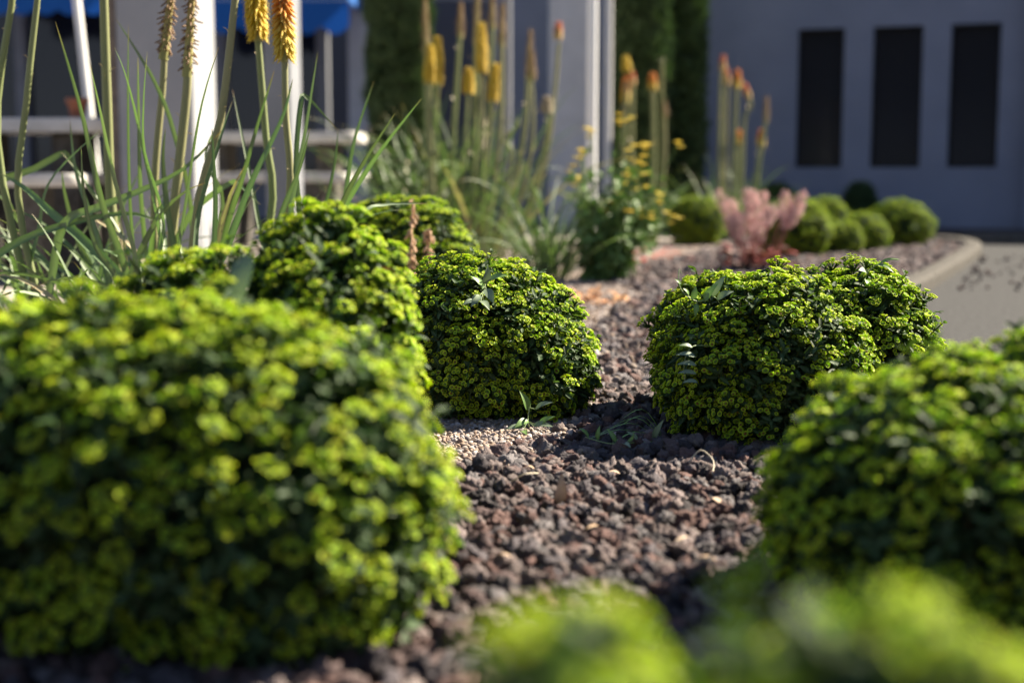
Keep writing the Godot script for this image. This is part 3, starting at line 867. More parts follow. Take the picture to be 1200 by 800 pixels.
func rounded_slab(w: float, d: float, h: float, r: float, m: Material) -> ArrayMesh:
	var mb := MB.new()
	var ring := []
	for q in [[1, 1], [-1, 1], [-1, -1], [1, -1]]:
		for k in 7:
			var a: float = atan2(q[1], q[0]) - PI / 4 + k / 6.0 * PI / 2
			ring.append(Vector2(q[0] * (w / 2 - r) + cos(a) * r, q[1] * (d / 2 - r) + sin(a) * r))
	var lev := [[-h / 2, 0.008], [-h / 2 + 0.008, 0.0], [h / 2 - 0.008, 0.0], [h / 2, 0.008]]
	var rows := []
	for l in lev:
		var row := []
		for q in ring:
			row.append(mb.v(Vector3(q.x - signf(q.x) * l[1], l[0], q.y - signf(q.y) * l[1])))
		rows.append(row)
	var n := ring.size()
	for i in 3:
		for k in n:
			mb.quad(rows[i][k], rows[i + 1][k], rows[i + 1][(k + 1) % n], rows[i][(k + 1) % n])
	for e in [0, 3]:
		var mid := mb.v(Vector3(0, lev[e][0], 0))
		for k in n:
			var a := mb.v(mb.p[rows[e][k]])
			var b := mb.v(mb.p[rows[e][(k + 1) % n]])
			if e == 0:
				mb.tri(mid, a, b)
			else:
				mb.tri(mid, b, a)
	return mb.commit(m)


func picnic_table(at: Vector3, w: float, d: float, label: String) -> void:
	var o := thing("picnic_table", at, label, "table", "picnic tables beyond the flower bed")
	part("table_top", rounded_slab(w, d, 0.065, 0.1, M.table_top), o, Vector3(0, 0.7065, 0))
	for s in [-1.0, 1.0]:
		boxpart("leg", o, Vector3(s * (w / 2 - 0.22), 0.337, 0), Vector3(0.12, 0.673, d * 0.6), M.concrete)
		var bench := part("bench", rounded_slab(w * 0.95, 0.26, 0.055, 0.08, M.table_top), o, Vector3(0, 0.46, s * (d / 2 + 0.22)))
		for r in [-1.0, 1.0]:
			boxpart("bench_leg", bench, Vector3(r * (w / 2 - 0.25), -0.2435, 0), Vector3(0.1, 0.431, 0.2), M.concrete)


func conifer(at: Vector3, r: float, h: float, label: String, kind: int) -> void:
	var o := thing("columnar_conifer", at, label, "conifer", "columnar conifers before the buildings")
	var mb := MB.new()
	mb.tube([Vector3.ZERO, Vector3(0.01, h * 0.5, 0), Vector3(0, h * 0.95, 0.01)], [0.045, 0.03, 0.008], 8)
	part("trunk", mb.commit(M.bark), o)
	mb = MB.new()
	for k in 9:
		var a := rf(-0.9, 0.9)
		var l := rf(0.04, 0.085)
		var st := Vector3(rf(-0.008, 0.008), rf(0, 0.03), rf(-0.008, 0.008))
		var dir := Vector3(sin(a), cos(a), rf(-0.25, 0.25)).normalized()
		var g := rf(0.7, 1.25)
		mb.blade([st, st + dir * l * 0.5, st + dir * l], 0.012, Vector3(0, 0.1, 1), 0.3, 1, [Color(0.055, 0.10, 0.035) * g, Color(0.065, 0.12, 0.038) * g, Color(0.09, 0.15, 0.042) * g], 0.3)
	var frond := mb.commit(M.conifer)
	var where := []
	var cols := []
	var n := int(9000.0 * r / 0.2)
	for i in n:
		var f := 1.0 - pow(rng.randf(), 1.15)
		var y := f * h * 0.99
		var prof := r * (0.75 + 0.25 * clampf(f * 5.0, 0, 1)) * (1.0 if f < 0.6 else sqrt(maxf(0.0, 1.0 - pow((f - 0.6) / 0.4, 2.0))) * 0.95 + 0.05)
		var a := rf(0, TAU)
		prof *= 1.0 + 0.28 * noise.get_noise_3d(cos(a) * 1.6, y * 2.2, sin(a) * 1.6 + kind * 9.0)
		var k := sqrt(rf(0.35, 1.0))
		var p := Vector3(cos(a) * prof * k, y, sin(a) * prof * k)
		var up := (Vector3(cos(a), 0, sin(a)) * rf(0.25, 0.8) + Vector3.UP + random_dir() * 0.35).normalized()
		where.append(Transform3D(facing(up, rf(0, TAU), rf(0.7, 1.25)), p))
		cols.append(Color.WHITE * rf(0.6, 1.0))
	scatter("crown", frond, where, cols, o)


# ------------------------------------------------------------------ clipped spurge mounds
func cup(mb: MB, at: Vector3, n: Vector3, r: float, tone: float, ripe: float) -> void:
	var x := n.cross(Vector3(0.21, 0.33, 0.92)).normalized()
	var y := n.cross(x)
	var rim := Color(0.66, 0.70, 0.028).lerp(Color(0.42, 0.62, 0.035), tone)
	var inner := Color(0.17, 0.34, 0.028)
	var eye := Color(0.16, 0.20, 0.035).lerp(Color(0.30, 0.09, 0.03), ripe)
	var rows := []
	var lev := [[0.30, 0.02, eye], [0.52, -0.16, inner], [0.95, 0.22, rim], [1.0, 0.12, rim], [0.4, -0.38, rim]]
	var off := rng.randf() * TAU
	for l in lev:
		var row := []
		for k in 7:
			var a := TAU * k / 7.0 + off
			var wob := 1.0 + 0.10 * cos(2.0 * (a - off))
			row.append(mb.v(at + (x * cos(a) + y * sin(a)) * r * l[0] * wob + n * r * l[1], l[2]))
		rows.append(row)
	var mid := mb.v(at + n * r * 0.22, eye)
	for k in 7:
		mb.tri(mid, rows[0][k], rows[0][(k + 1) % 7])
		for i in 4:
			mb.quad(rows[i][k], rows[i + 1][k], rows[i + 1][(k + 1) % 7], rows[i][(k + 1) % 7])


func small_leaf(mb: MB, at: Vector3, dir: Vector3, l: float, w: float, col: Color) -> void:
	var ref := (Vector3.UP - dir * dir.y)
	ref = ref.normalized() if ref.length() > 0.1 else Vector3.RIGHT
	var mid := at + dir * l * 0.5 - Vector3.UP * l * 0.02
	mb.blade([at, at + dir * l * 0.28, mid + dir * l * 0.08, at + dir * l * 0.85 - Vector3.UP * l * 0.05, at + dir * l - Vector3.UP * l * 0.08], w, ref, 0.35, 1, [col * 0.9, col, col * 1.1], 0.2)


func flower_head(cups: int, tone: float) -> ArrayMesh:
	var mb := MB.new()
	for k in cups:
		var a := TAU * k / (cups - 1) + rf(-0.3, 0.3)
		var rad := 0.0 if k == cups - 1 else rf(0.0085, 0.0190)
		var at := Vector3(cos(a) * rad, rf(-0.003, 0.004) - rad * 0.25, sin(a) * rad)
		var n := (Vector3.UP + Vector3(cos(a), 0, sin(a)) * rad * 30.0 + random_dir() * 0.25).normalized()
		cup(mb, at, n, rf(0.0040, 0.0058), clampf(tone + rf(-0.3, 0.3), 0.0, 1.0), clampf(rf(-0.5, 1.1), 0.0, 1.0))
		var g := rf(0.85, 1.15)
		mb.tube([Vector3(0, -0.022, 0), at - n * 0.003], [0.0009, 0.0012], 4, Color(0.08, 0.13, 0.03) * g, Color(0.12, 0.2, 0.03) * g, false)
	for k in 9:
		var a := rf(0, TAU)
		var up := rf(-0.1, 0.7)
		var g := rf(0.75, 1.25)
		small_leaf(mb, Vector3(0, -0.008 - k * 0.003, 0), Vector3(cos(a), up, sin(a)).normalized(), rf(0.014, 0.023), rf(0.006, 0.009), Color(0.042, 0.098, 0.026) * g)
	mb.tube([Vector3(0, -0.06, 0), Vector3(0, -0.005, 0)], [0.0016, 0.0014], 5, Color(0.10, 0.11, 0.05), Color(0.09, 0.13, 0.04), false)
	return mb.commit(M.spurge)


func leaf_tuft(bright: float) -> ArrayMesh:
	var mb := MB.new()
	for k in 12:
		var a := rf(0, TAU)
		var g := rf(0.7, 1.3) * bright
		small_leaf(mb, Vector3(0, 0.005 - k * 0.0045, 0), Vector3(cos(a), rf(-0.1, 0.9), sin(a)).normalized(), rf(0.016, 0.026), rf(0.006, 0.009), Color(0.035, 0.080, 0.025) * g)
	mb.tube([Vector3(0, -0.07, 0), Vector3(0, 0.0, 0)], [0.0018, 0.0014], 5, Color(0.10, 0.08, 0.05), Color(0.09, 0.11, 0.04), false)
	return mb.commit(M.spurge)


var HEADS := []
var TUFTS := []


# lobes: [centre, radii] in world space; each mound is a union of them
func mound(called: String, label: String, group: String, base: Vector3, lobes: Array, gap: float, singles: int, size := 1.0, flowers := true) -> Node3D:
	var o := thing(called, base, label, "shrub", group)
	var mb := MB.new()
	var outer := []
	var inner := []
	var cells := {}
	for l in lobes:
		var c: Vector3 = l[0]
		var r: Vector3 = l[1]
		var area := 4.0 * PI * pow((pow(r.x * r.y, 1.6) + pow(r.x * r.z, 1.6) + pow(r.y * r.z, 1.6)) / 3.0, 1.0 / 1.6)
		for i in int(area / (gap * gap) * 5.0):
			var d := random_dir()
			var lump := 1.0 + 0.16 * noise.get_noise_3dv((c + d * r) * 11.0) + 0.07 * noise.get_noise_3dv((c + d * r) * 28.0) + 0.06 * noise.get_noise_3dv((c + d * r) * Vector3(9, 42, 9))
			var p := c + d * r * lump * rf(0.87, 1.02)
			if p.y < 0.028 or hidden_in(p, lobes, l, 0.93) or noise.get_noise_3dv(p * Vector3(20, 34, 20) + Vector3.ONE * 30.0) < -0.36:
				continue
			var key := Vector3i((p / gap).floor())
			var near := false
			for dx in [-1, 0, 1]:
				for dy in [-1, 0, 1]:
					for dz in [-1, 0, 1]:
						for q in cells.get(key + Vector3i(dx, dy, dz), []):
							if q.distance_squared_to(p) < gap * gap:
								near = true
			if near:
				continue
			if not cells.has(key):
				cells[key] = []
			cells[key].append(p)
			var n := (d / r).normalized()
			var y := (n * 0.62 + Vector3.UP * 0.55 + random_dir() * 0.22).normalized()
			outer.append([p, y, n])
		for i in int(area / (gap * gap) * 2.2):
			var d := random_dir()
			var p := c + d * r * rf(0.55, 0.95)
			if p.y < 0.015 or hidden_in(p, lobes, l, 0.6):
				continue
			inner.append(Transform3D(facing(((d / r).normalized() * 0.6 + Vector3.UP * 0.5 + random_dir() * 0.5).normalized(), rf(0, TAU), rf(0.8, 1.2) * size), p - base))
		var foot := Vector3(c.x, 0, c.z) - base
		mb.tube(smooth([foot * 0.5, foot * 0.7 + Vector3(0, c.y * 0.5, 0), c - base], 5), [0.013, 0.012, 0.011, 0.009, 0.008, 0.006], 7, Color(0.10, 0.075, 0.05), Color(0.10, 0.09, 0.05))
	part("stem", mb.commit(M.dry), o)
	var eye := Vector3(0, 0.5, 0)
	for q in outer:
		var to: Vector3 = eye - q[0]
		q.append(to.length() * (1.0 if q[2].dot(to.normalized()) > 0.12 else 2.5))
	outer.sort_custom(func(a, b): return a[3] < b[3])
	var rest := []
	var kept := 0
	var cols := []
	for i in outer.size():
		var q: Array = outer[i]
		var tr := Transform3D(facing(q[1], rf(0, TAU), rf(0.82, 1.2) * size), q[0] - base)
		if flowers and rng.randf() < 0.24:
			inner.append(tr)
		elif i < singles * 1.3 and kept < singles:
			kept += 1
			part("flower_head", HEADS[rng.randi() % HEADS.size()], o).transform = tr
		else:
			rest.append(tr)
			cols.append(Color.WHITE * rf(0.8, 1.0))
	scatter("flower_heads" if flowers else "shoots", HEADS[3] if flowers else TUFTS[0], rest, cols, o)
	var ic := []
	for i in inner.size():
		ic.append(Color.WHITE * rf(0.7, 1.0))
	scatter("leaves", TUFTS[0], inner, ic, o)
	return o


func hidden_in(p: Vector3, lobes: Array, but: Array, k: float) -> bool:
	for l in lobes:
		if l != but and ((p - l[0]) / l[1]).length() < k:
			return true
	return false


func shrubs() -> void:
	for i in 7:
		HEADS.append(flower_head(10 + i % 2, 0.05 + 0.08 * i))
	TUFTS.append(leaf_tuft(1.0))
	var g := "lime flowered spurge mounds"
	mound("spurge_mound", "broad spurge mound at the near end of the lava bed with a smaller mound behind", g, Vector3(-0.36, 0, -1.42), [[Vector3(-0.37, 0.175, -1.50), Vector3(0.30, 0.20, 0.22)], [Vector3(-0.57, 0.19, -1.50), Vector3(0.22, 0.18, 0.2)], [Vector3(-0.23, 0.145, -1.46), Vector3(0.165, 0.165, 0.17)]], 0.025, 300)
	mound("spurge_mound", "tall lumpy spurge mound in front of the striped poker leaves", g, Vector3(-0.33, 0, -1.95), [[Vector3(-0.26, 0.26, -1.95), Vector3(0.13, 0.195, 0.15)], [Vector3(-0.43, 0.20, -1.93), Vector3(0.15, 0.20, 0.15)], [Vector3(-0.28, 0.14, -1.85), Vector3(0.16, 0.18, 0.15)]], 0.026, 300)
	mound("spurge_mound", "compact rounded spurge mound beside the cream pebble patch, pale weed leaves on top", g, Vector3(-0.04, 0, -2.92), [[Vector3(-0.05, 0.135, -2.92), Vector3(0.215, 0.185, 0.2)], [Vector3(-0.09, 0.185, -2.90), Vector3(0.165, 0.145, 0.165)], [Vector3(0.06, 0.10, -2.87), Vector3(0.115, 0.125, 0.14)]], 0.0225, 300, 0.95)
	mound("spurge_mound", "wide spurge mound of three lobes with vetch tendrils, beside the grass weed", g, Vector3(0.52, 0, -2.66), [[Vector3(0.475, 0.14, -2.62), Vector3(0.205, 0.18, 0.19)], [Vector3(0.66, 0.16, -2.72), Vector3(0.17, 0.165, 0.17)], [Vector3(0.42, 0.15, -2.90), Vector3(0.14, 0.15, 0.13)], [Vector3(0.54, 0.175, -2.7), Vector3(0.16, 0.12, 0.15)]], 0.0235, 300, 0.97)
	mound("spurge_mound", "large shaded spurge mound next to the kerb, overlapping the three lobed one", g, Vector3(0.55, 0, -1.56), [[Vector3(0.55, 0.14, -1.56), Vector3(0.265, 0.165, 0.25)], [Vector3(0.70, 0.18, -1.58), Vector3(0.20, 0.18, 0.22)], [Vector3(0.43, 0.11, -1.52), Vector3(0.15, 0.145, 0.17)]], 0.026, 300)
	mound("spurge_mound", "sunlit spurge mound with two low humps, alone in front of the rest", g, Vector3(0.09, 0, -0.53), [[Vector3(0.024, 0.185, -0.52), Vector3(0.07, 0.15, 0.075)], [Vector3(0.145, 0.19, -0.54), Vector3(0.10, 0.148, 0.09)], [Vector3(0.09, 0.12, -0.54), Vector3(0.11, 0.125, 0.1)]], 0.022, 300)
	mound("spurge_mound", "lime spurge mound below the tall pokers, behind the dried brown spikes", g, Vector3(-0.29, 0, -4.25), [[Vector3(-0.28, 0.22, -4.25), Vector3(0.18, 0.20, 0.18)], [Vector3(-0.36, 0.25, -4.3), Vector3(0.15, 0.185, 0.15)], [Vector3(-0.2, 0.16, -4.2), Vector3(0.13, 0.15, 0.14)]], 0.025, 300)
	var h := "small clipped balls by the kerb"
	for b in [["clipped ball shrub left of the pink plumes on the edge of the gravel", 1.22, -9.4, 0.19, 0.34], ["clipped ball shrub directly behind the pink plumes", 1.60, -8.1, 0.215, 0.355], ["smallest clipped ball shrub in the row by the kerb", 1.915, -8.3, 0.135, 0.215], ["clipped ball shrub tucked between the smallest ball and the kerb", 2.115, -8.55, 0.15, 0.26], ["largest clipped ball shrub at the kerb corner", 2.50, -9.2, 0.215, 0.315], ["clipped ball shrub hiding at the back of the row of balls", 2.14, -9.75, 0.17, 0.33]]:
		var base := Vector3(b[1], 0, b[2])
		mound("clipped_ball", b[0], h, base, [[base + Vector3(0, b[4] * 0.48, 0), Vector3(b[3], b[4] * 0.52, b[3])], [base + Vector3(-0.03, b[4] * 0.45, 0.03), Vector3(b[3] * 0.85, b[4] * 0.5, b[3] * 0.85)]], 0.021, 0, 0.85)
	for b in [["dark low shrub against the slate building under the windows", 2.95, -12.1, 0.16, 0.42], ["dark low shrub in the shade behind the row of clipped balls", 2.3, -12.4, 0.2, 0.4]]:
		var base := Vector3(b[1], 0, b[2])
		mound("dark_shrub", b[0], "shaded shrubs at the foot of the slate wall", base, [[base + Vector3(0, b[4] * 0.5, 0), Vector3(b[3], b[4] * 0.5, b[3])]], 0.03, 0, 1.3, false)


# ------------------------------------------------------------------ red hot pokers and grasses
func green(g := 1.0) -> Array:
	var k := rf(0.8, 1.25) * g
	var warm := rf(0.0, 1.0)
	var c := Color(0.085, 0.150, 0.060).lerp(Color(0.125, 0.165, 0.095), warm) * k
	var tip := Color(0.32, 0.13, 0.05).lerp(Color(0.36, 0.30, 0.18), rng.randf())
	return [Color(0.17, 0.21, 0.11) * k, c, tip]


func random_blade(at: Vector3, l: float, w: float, lean: float, droop: float, cols: Array, kink := false) -> ArrayMesh:
	var a := rf(0, TAU)
	var out := Vector3(cos(a), 0, sin(a))
	var tilt := lean * rf(0.3, 1.0)
	var path := [at]
	var n := 12
	var p := at
	for i in n:
		var f := float(i) / n
		tilt += droop * f * f * 3.2 / n
		if kink and i == 7:
			tilt += 1.1
		p += (Vector3.UP * cos(tilt) + out * sin(tilt)) * l / n
		p.y = maxf(p.y, 0.012)
		path.append(p)
	var mb := MB.new()
	var side := Vector3.UP.cross(out)
	mb.blade(path, w, (out * -0.9 + Vector3.UP * 0.35 + side * rf(-0.7, 0.7)).normalized(), 0.45, 0, cols, rf(0.03, 0.1))
	return mb.commit(M.blade)


func spike(kind: String, a: Vector3, b: Vector3, fat: float) -> ArrayMesh:
	var mb := MB.new()
	var ax := (b - a).normalized()
	var l := a.distance_to(b)
	var x := ax.cross(Vector3(0.2, 0.1, 0.95)).normalized()
	var z := x.cross(ax)
	mb.tube([a - ax * 0.02, b - ax * l * 0.04], [fat * (0.5 if kind == "dry" else 0.35), fat * 0.22], 8, Color(0.3, 0.3, 0.12), Color(0.35, 0.25, 0.1))
	var n := int(clampf(l / 0.0009, 40, 170))
	if kind == "dry":
		n = int(n * 0.8)
	for i in n:
		var f := (i + 0.5) / n
		var an := i * 2.39996 + rf(-0.3, 0.3)
		var rad := x * cos(an) + z * sin(an)
		var full := sin(PI * clampf(0.12 + f * 0.80, 0, 1))
		var st := a + ax * l * f + rad * fat * 0.25
		var ln := fat * lerpf(1.5, 0.6, f) * (0.55 + 0.45 * full)
		var dir := (rad * 0.75 - ax * lerpf(1.1, 0.2, f)).normalized()
		var c := Color.WHITE
		var thick := 0.0036
		match kind:
			"yellow":
				c = Color(0.62, 0.44, 0.015).lerp(Color(0.66, 0.50, 0.03), f)
			"torch":
				c = Color(0.62, 0.46, 0.05).lerp(Color(0.66, 0.19, 0.012), smoothstep(0.2, 0.7, f))
			"bud":
				c = Color(0.55, 0.38, 0.16).lerp(Color(0.60, 0.12, 0.07), smoothstep(0.3, 0.8, f))
			"seed":
				c = Color(0.34, 0.30, 0.26)
			"dry":
				c = Color(0.20, 0.12, 0.065).lerp(Color(0.34, 0.22, 0.12), rng.randf())
				ln *= rf(0.4, 0.9)
				thick = 0.0022
				dir = (rad * rf(0.5, 1.0) - ax * rf(0.1, 1.0)).normalized()
		c *= rf(0.85, 1.12)
		mb.tube([st, st + dir * ln * 0.6, st + dir * ln], [thick * 0.6, thick, thick * 0.55], 5, c, c.lerp(Color(0.75, 0.6, 0.2), 0.25 if kind != "dry" else 0.0))
		if kind in ["yellow", "torch"] and f < 0.6:
			var e := st + dir * ln
			mb.tube([e, e + (dir + rad * 0.15).normalized() * 0.007], [0.0005, 0.0009], 3, Color(0.6, 0.5, 0.1), Color(0.5, 0.36, 0.06), false)
	return mb.commit(M.petal)


func poker_stem(root: Node3D, q: Array) -> void:
	var base := root.position
	var pts := []
	for p in q[2]:
		pts.append(p - base)
	var kind: String = q[1]
	var top: Vector3 = q[3][1] - base
	var low: Vector3 = q[3][0] - base
	if kind == "dry":
		pts[-1] = low
	if kind == "bare":
		pts.append(top)
	var path := smooth(pts, 14)
	var rad := []
	for i in path.size():
		rad.append(q[0] * (0.5 if q[2][0].z > -5.0 else 0.37) * lerpf(1.08, 0.8, i / float(path.size() - 1)))
	var mb := MB.new()
	var tone := Color(0.13, 0.18, 0.065).lerp(Color(0.21, 0.20, 0.10), rng.randf())
	mb.tube(path, rad, 10, tone, tone.lerp(Color(0.24, 0.23, 0.12), 0.4))
	for i in 9 if kind == "bare" else 5:
		var f := rf(0.45, 0.97)
		var at: Vector3 = path[int(f * (path.size() - 1))].lerp(path[mini(int(f * (path.size() - 1)) + 1, path.size() - 1)], rng.randf())
		var a := rf(0, TAU)
		var d := Vector3(cos(a), rf(-0.2, 0.9), sin(a)).normalized()
		var s: float = q[0] * rf(0.3, 0.7)
		mb.blade([at + Vector3(d.x, 0, d.z) * q[0] * 0.4, at + d * (q[0] * 0.45 + s * 0.6), at + d * (q[0] * 0.45 + s * 1.2)], s * 0.6, Vector3.UP, 0.4, 1, [Color(0.40, 0.35, 0.24), Color(0.36, 0.29, 0.18), Color(0.25, 0.16, 0.09)], 0.3)
	var st := part("flower_stem", mb.commit(M.stem), root)
	if kind != "bare":
		var fat := {"yellow": 0.026, "torch": 0.026, "bud": 0.021, "dry": 0.025, "seed": 0.03}
		var k: float = fat[kind] * (0.98 if q[2][0].z > -5.0 else 1.15)
		part("flower_spike", spike(kind, low, top, k), st)


func poker_clump(at: Vector3, label: String, leaves: int, l: float, w: float, lean: float, stems: Array, given := [], spread := 0.12) -> Node3D:
	var o := thing("poker_plant", at, label, "flowering plant", "red hot poker clumps")
	for q in given:
		var pts := []
		for i in range(1, q.size()):
			pts.append(q[i] - at)
		var mb := MB.new()
		var tw := rf(-0.8, 0.8)
		mb.blade(smooth(pts, 18), q[0] * 1.05, Vector3(tw, 0.25, 1.0).normalized(), rf(0.3, 0.6), 0, green(1.1), rf(0.03, 0.09))
		part("leaf", mb.commit(M.blade), o)
	for i in leaves:
		var st := Vector3(rf(-1, 1) * spread, 0.0, rf(-1, 1) * spread * 0.7)
		var cols := green()
		if rng.randf() < 0.08:
			cols = [Color(0.3, 0.24, 0.14), Color(0.38, 0.31, 0.2), Color(0.3, 0.2, 0.1)]
		part("leaf", random_blade(st, l * rf(0.55, 1.1), w * rf(0.7, 1.15), lean, rf(0.3, 1.3), cols, rng.randf() < 0.12), o)
	for q in stems:
		poker_stem(o, q)
	return o


func pokers() -> void:
	poker_clump(Vector3(-0.85, 0, -3.25), "large poker plant with thick stems and striped leaves by the grey column", 70, 0.62, 0.019, 0.9, LEFT_STEMS, LEFT_LEAVES, 0.2)
	poker_clump(Vector3(-1.2, 0, -3.6), "leafy poker plant without flowers beside the picnic table with the pot", 50, 0.62, 0.018, 0.9, [], [], 0.14)
	poker_clump(Vector3(-0.35, 0, -7.4), "tallest poker clump, yellow spikes among many withered brown ones", 190, 0.98, 0.020, 0.75, MID_STEMS, [], 0.26)
	poker_clump(Vector3(0.80, 0, -9.6), "poker clump with small orange spikes in front of the sunlit conifer", 80, 0.72, 0.020, 0.9, REAR_STEMS, [], 0.16)
	poker_clump(Vector3(1.55, 0, -10.2), "poker clump with slim spikes before the slate building behind the balls", 110, 0.66, 0.018, 0.95, WALL_STEMS, [], 0.16)
	var t := thing("grass_tussock", Vector3(0.17, 0, -6.45), "arching grassy tussock at the gravel edge next to the yellow flowered plant", "grass")
	for i in 120:
		part("leaf", random_blade(Vector3(rf(-0.07, 0.07), 0, rf(-0.06, 0.06)), rf(0.35, 0.75), rf(0.008, 0.014), 1.05, rf(0.4, 1.5), green(0.9)), t)


# ------------------------------------------------------------------ other plants
func round_leaf(at: Vector3, dir: Vector3, l: float, w: float, cols: Array, m: Material, ref := Vector3.UP) -> ArrayMesh:
	var mb := MB.new()
	var r := ref - dir * ref.dot(dir)
	r = r.normalized() if r.length() > 0.1 else Vector3.RIGHT
	var pts := []
	for i in 8:
		var f := i / 7.0
		pts.append(at + dir * l * f + r * l * (0.10 * sin(f * PI) - 0.12 * f * f))
	mb.blade(pts, w, r, 0.28, 1, cols, 0.12)
	return mb.commit(m)


func small_plants() -> void:
	# coral bells: burgundy leaves below, pink plumes above
	var h := thing("coral_bells", Vector3(1.19, 0, -6.9), "coral bells with pink plumes above burgundy leaves", "flowering plant")
	for i in 64:
		var a := rf(0, TAU)
		var rad := sqrt(rng.randf()) * 0.24
		var y := rf(0.03, 0.15) * (1.2 - rad * 2.0)
		var c := Color(0.06, 0.010, 0.015).lerp(Color(0.24, 0.02, 0.027), pow(rng.randf(), 2.0))
		part("leaf", round_leaf(Vector3(cos(a) * rad * 0.6, maxf(y, 0.02), sin(a) * rad * 0.6), Vector3(cos(a), rf(-0.1, 0.6), sin(a)).normalized(), rf(0.05, 0.085), rf(0.045, 0.07), [c, c * 1.2, c * 1.5], M.weed), h)
	for i in 30:
		var a := rf(0, TAU)
		var rad := sqrt(rng.randf())
		var ht := rf(0.25, 0.42)
		var top := Vector3(cos(a) * rad * 0.235, ht, sin(a) * rad * 0.17)
		var mb := MB.new()
		mb.tube(smooth([Vector3(cos(a) * rad * 0.05, 0.0, sin(a) * rad * 0.05), Vector3(top.x * 0.6, ht * 0.5, top.z * 0.6), top], 6), [0.002, 0.002, 0.002, 0.0018, 0.0016, 0.0014, 0.001], 5, Color(0.2, 0.07, 0.06), Color(0.32, 0.14, 0.13))
		var st := part("flower_stem", mb.commit(M.stem), h)
		mb = MB.new()
		var pl := rf(0.09, 0.14)
		for k in 110:
			var f := rng.randf()
			var wd := 0.021 * sin(PI * clampf(0.15 + 0.8 * f, 0, 1)) + 0.003
			var d := random_dir()
			var at := top - Vector3(top.x * 0.4, ht * 0.5, top.z * 0.4).normalized() * pl * f + Vector3(d.x, d.y * 0.5, d.z) * wd
			var c := Color(0.66, 0.40, 0.41).lerp(Color(0.70, 0.54, 0.52), rng.randf()) * rf(0.8, 1.15)
			mb.tube([at, at + (Vector3(d.x, -0.4, d.z)) * 0.004, at + Vector3(d.x, -0.8, d.z) * 0.008], [0.0012, 0.0036, 0.002], 5, c, c)
		part("plume", mb.commit(M.petal), st)

	# leafy plant with small yellow flowers
	var y := thing("yellow_daisy_plant", Vector3(0.40, 0, -6.35), "bushy plant with small yellow flowers and bright leaves beside the white pole", "flowering plant")
	var lf := MB.new()
	for k in 4:
		var a := k * 1.7
		small_leaf(lf, Vector3(0, k * 0.006, 0), Vector3(cos(a), 0.4, sin(a)).normalized(), 0.045, 0.026, Color(0.10, 0.20, 0.045))
	var sprig := lf.commit(M.weed)
	var where := []
	var cols := []
	for i in 30:
		var a := rf(0, TAU)
		var rad := sqrt(rng.randf())
		var top := Vector3(cos(a) * rad * 0.29 + 0.06, rf(0.34, 0.84) * (1.0 - 0.25 * rad), sin(a) * rad * 0.2)
		var mb := MB.new()
		var path := smooth([Vector3(cos(a) * rad * 0.05, 0, sin(a) * rad * 0.05), Vector3(top.x * 0.55, top.y * 0.5, top.z * 0.55), top], 10)
		var rad_s := []
		for k in path.size():
			rad_s.append(0.0035 - 0.0002 * k)
		mb.tube(path, rad_s, 5, Color(0.10, 0.13, 0.05), Color(0.11, 0.19, 0.05))
		var st := part("stem", mb.commit(M.stem), y)
		for k in 26:
			var f := rf(0.03, 0.93) * rf(0.6, 1.0)
			var p: Vector3 = path[int(f * 10)].lerp(path[mini(int(f * 10) + 1, 10)], rng.randf())
			var d := random_dir()
			p += Vector3(d.x, d.y * 0.4, d.z) * 0.03
			p.y = maxf(p.y, 0.01)
			where.append(Transform3D(facing((Vector3.UP * 0.7 + d).normalized(), rf(0, TAU), rf(0.6, 1.15) * (1.15 - 0.55 * f)), p))
			cols.append(Color.WHITE * rf(0.55, 1.0))
		for k in rng.randi() % 3 + 2:
			var fb := MB.new()
			var c := top + Vector3(rf(-0.03, 0.03), rf(-0.04, 0.02), rf(-0.03, 0.03)) * (1.0 if k > 0 else 0.0)
			if k > 0:
				fb.tube([path[8], c], [0.0012, 0.001], 4, Color(0.12, 0.18, 0.05), Color(0.12, 0.18, 0.05))
			for m in 11:
				var an := TAU * m / 11.0
				var d := Vector3(cos(an), rf(0.1, 0.5), sin(an)).normalized()
				fb.blade([c, c + d * 0.013, c + d * 0.024], 0.012, Vector3.UP, 0.2, 1, [Color(0.66, 0.52, 0.07), Color(0.72, 0.62, 0.14), Color(0.72, 0.64, 0.2)], 0.3)
			fb.tube([c - Vector3(0, 0.004, 0), c + Vector3(0, 0.004, 0), c + Vector3(0, 0.006, 0)], [0.005, 0.006, 0.002], 8, Color(0.35, 0.2, 0.02), Color(0.4, 0.25, 0.03))
			part("flower", fb.commit(M.petal), st)
	scatter("leaves", sprig, where, cols, y)

	# weeds grown into the mounds
	var pale := [Color(0.12, 0.165, 0.105), Color(0.15, 0.20, 0.13), Color(0.19, 0.23, 0.15)]
	var fresh := [Color(0.09, 0.17, 0.045), Color(0.12, 0.22, 0.055), Color(0.15, 0.24, 0.07)]
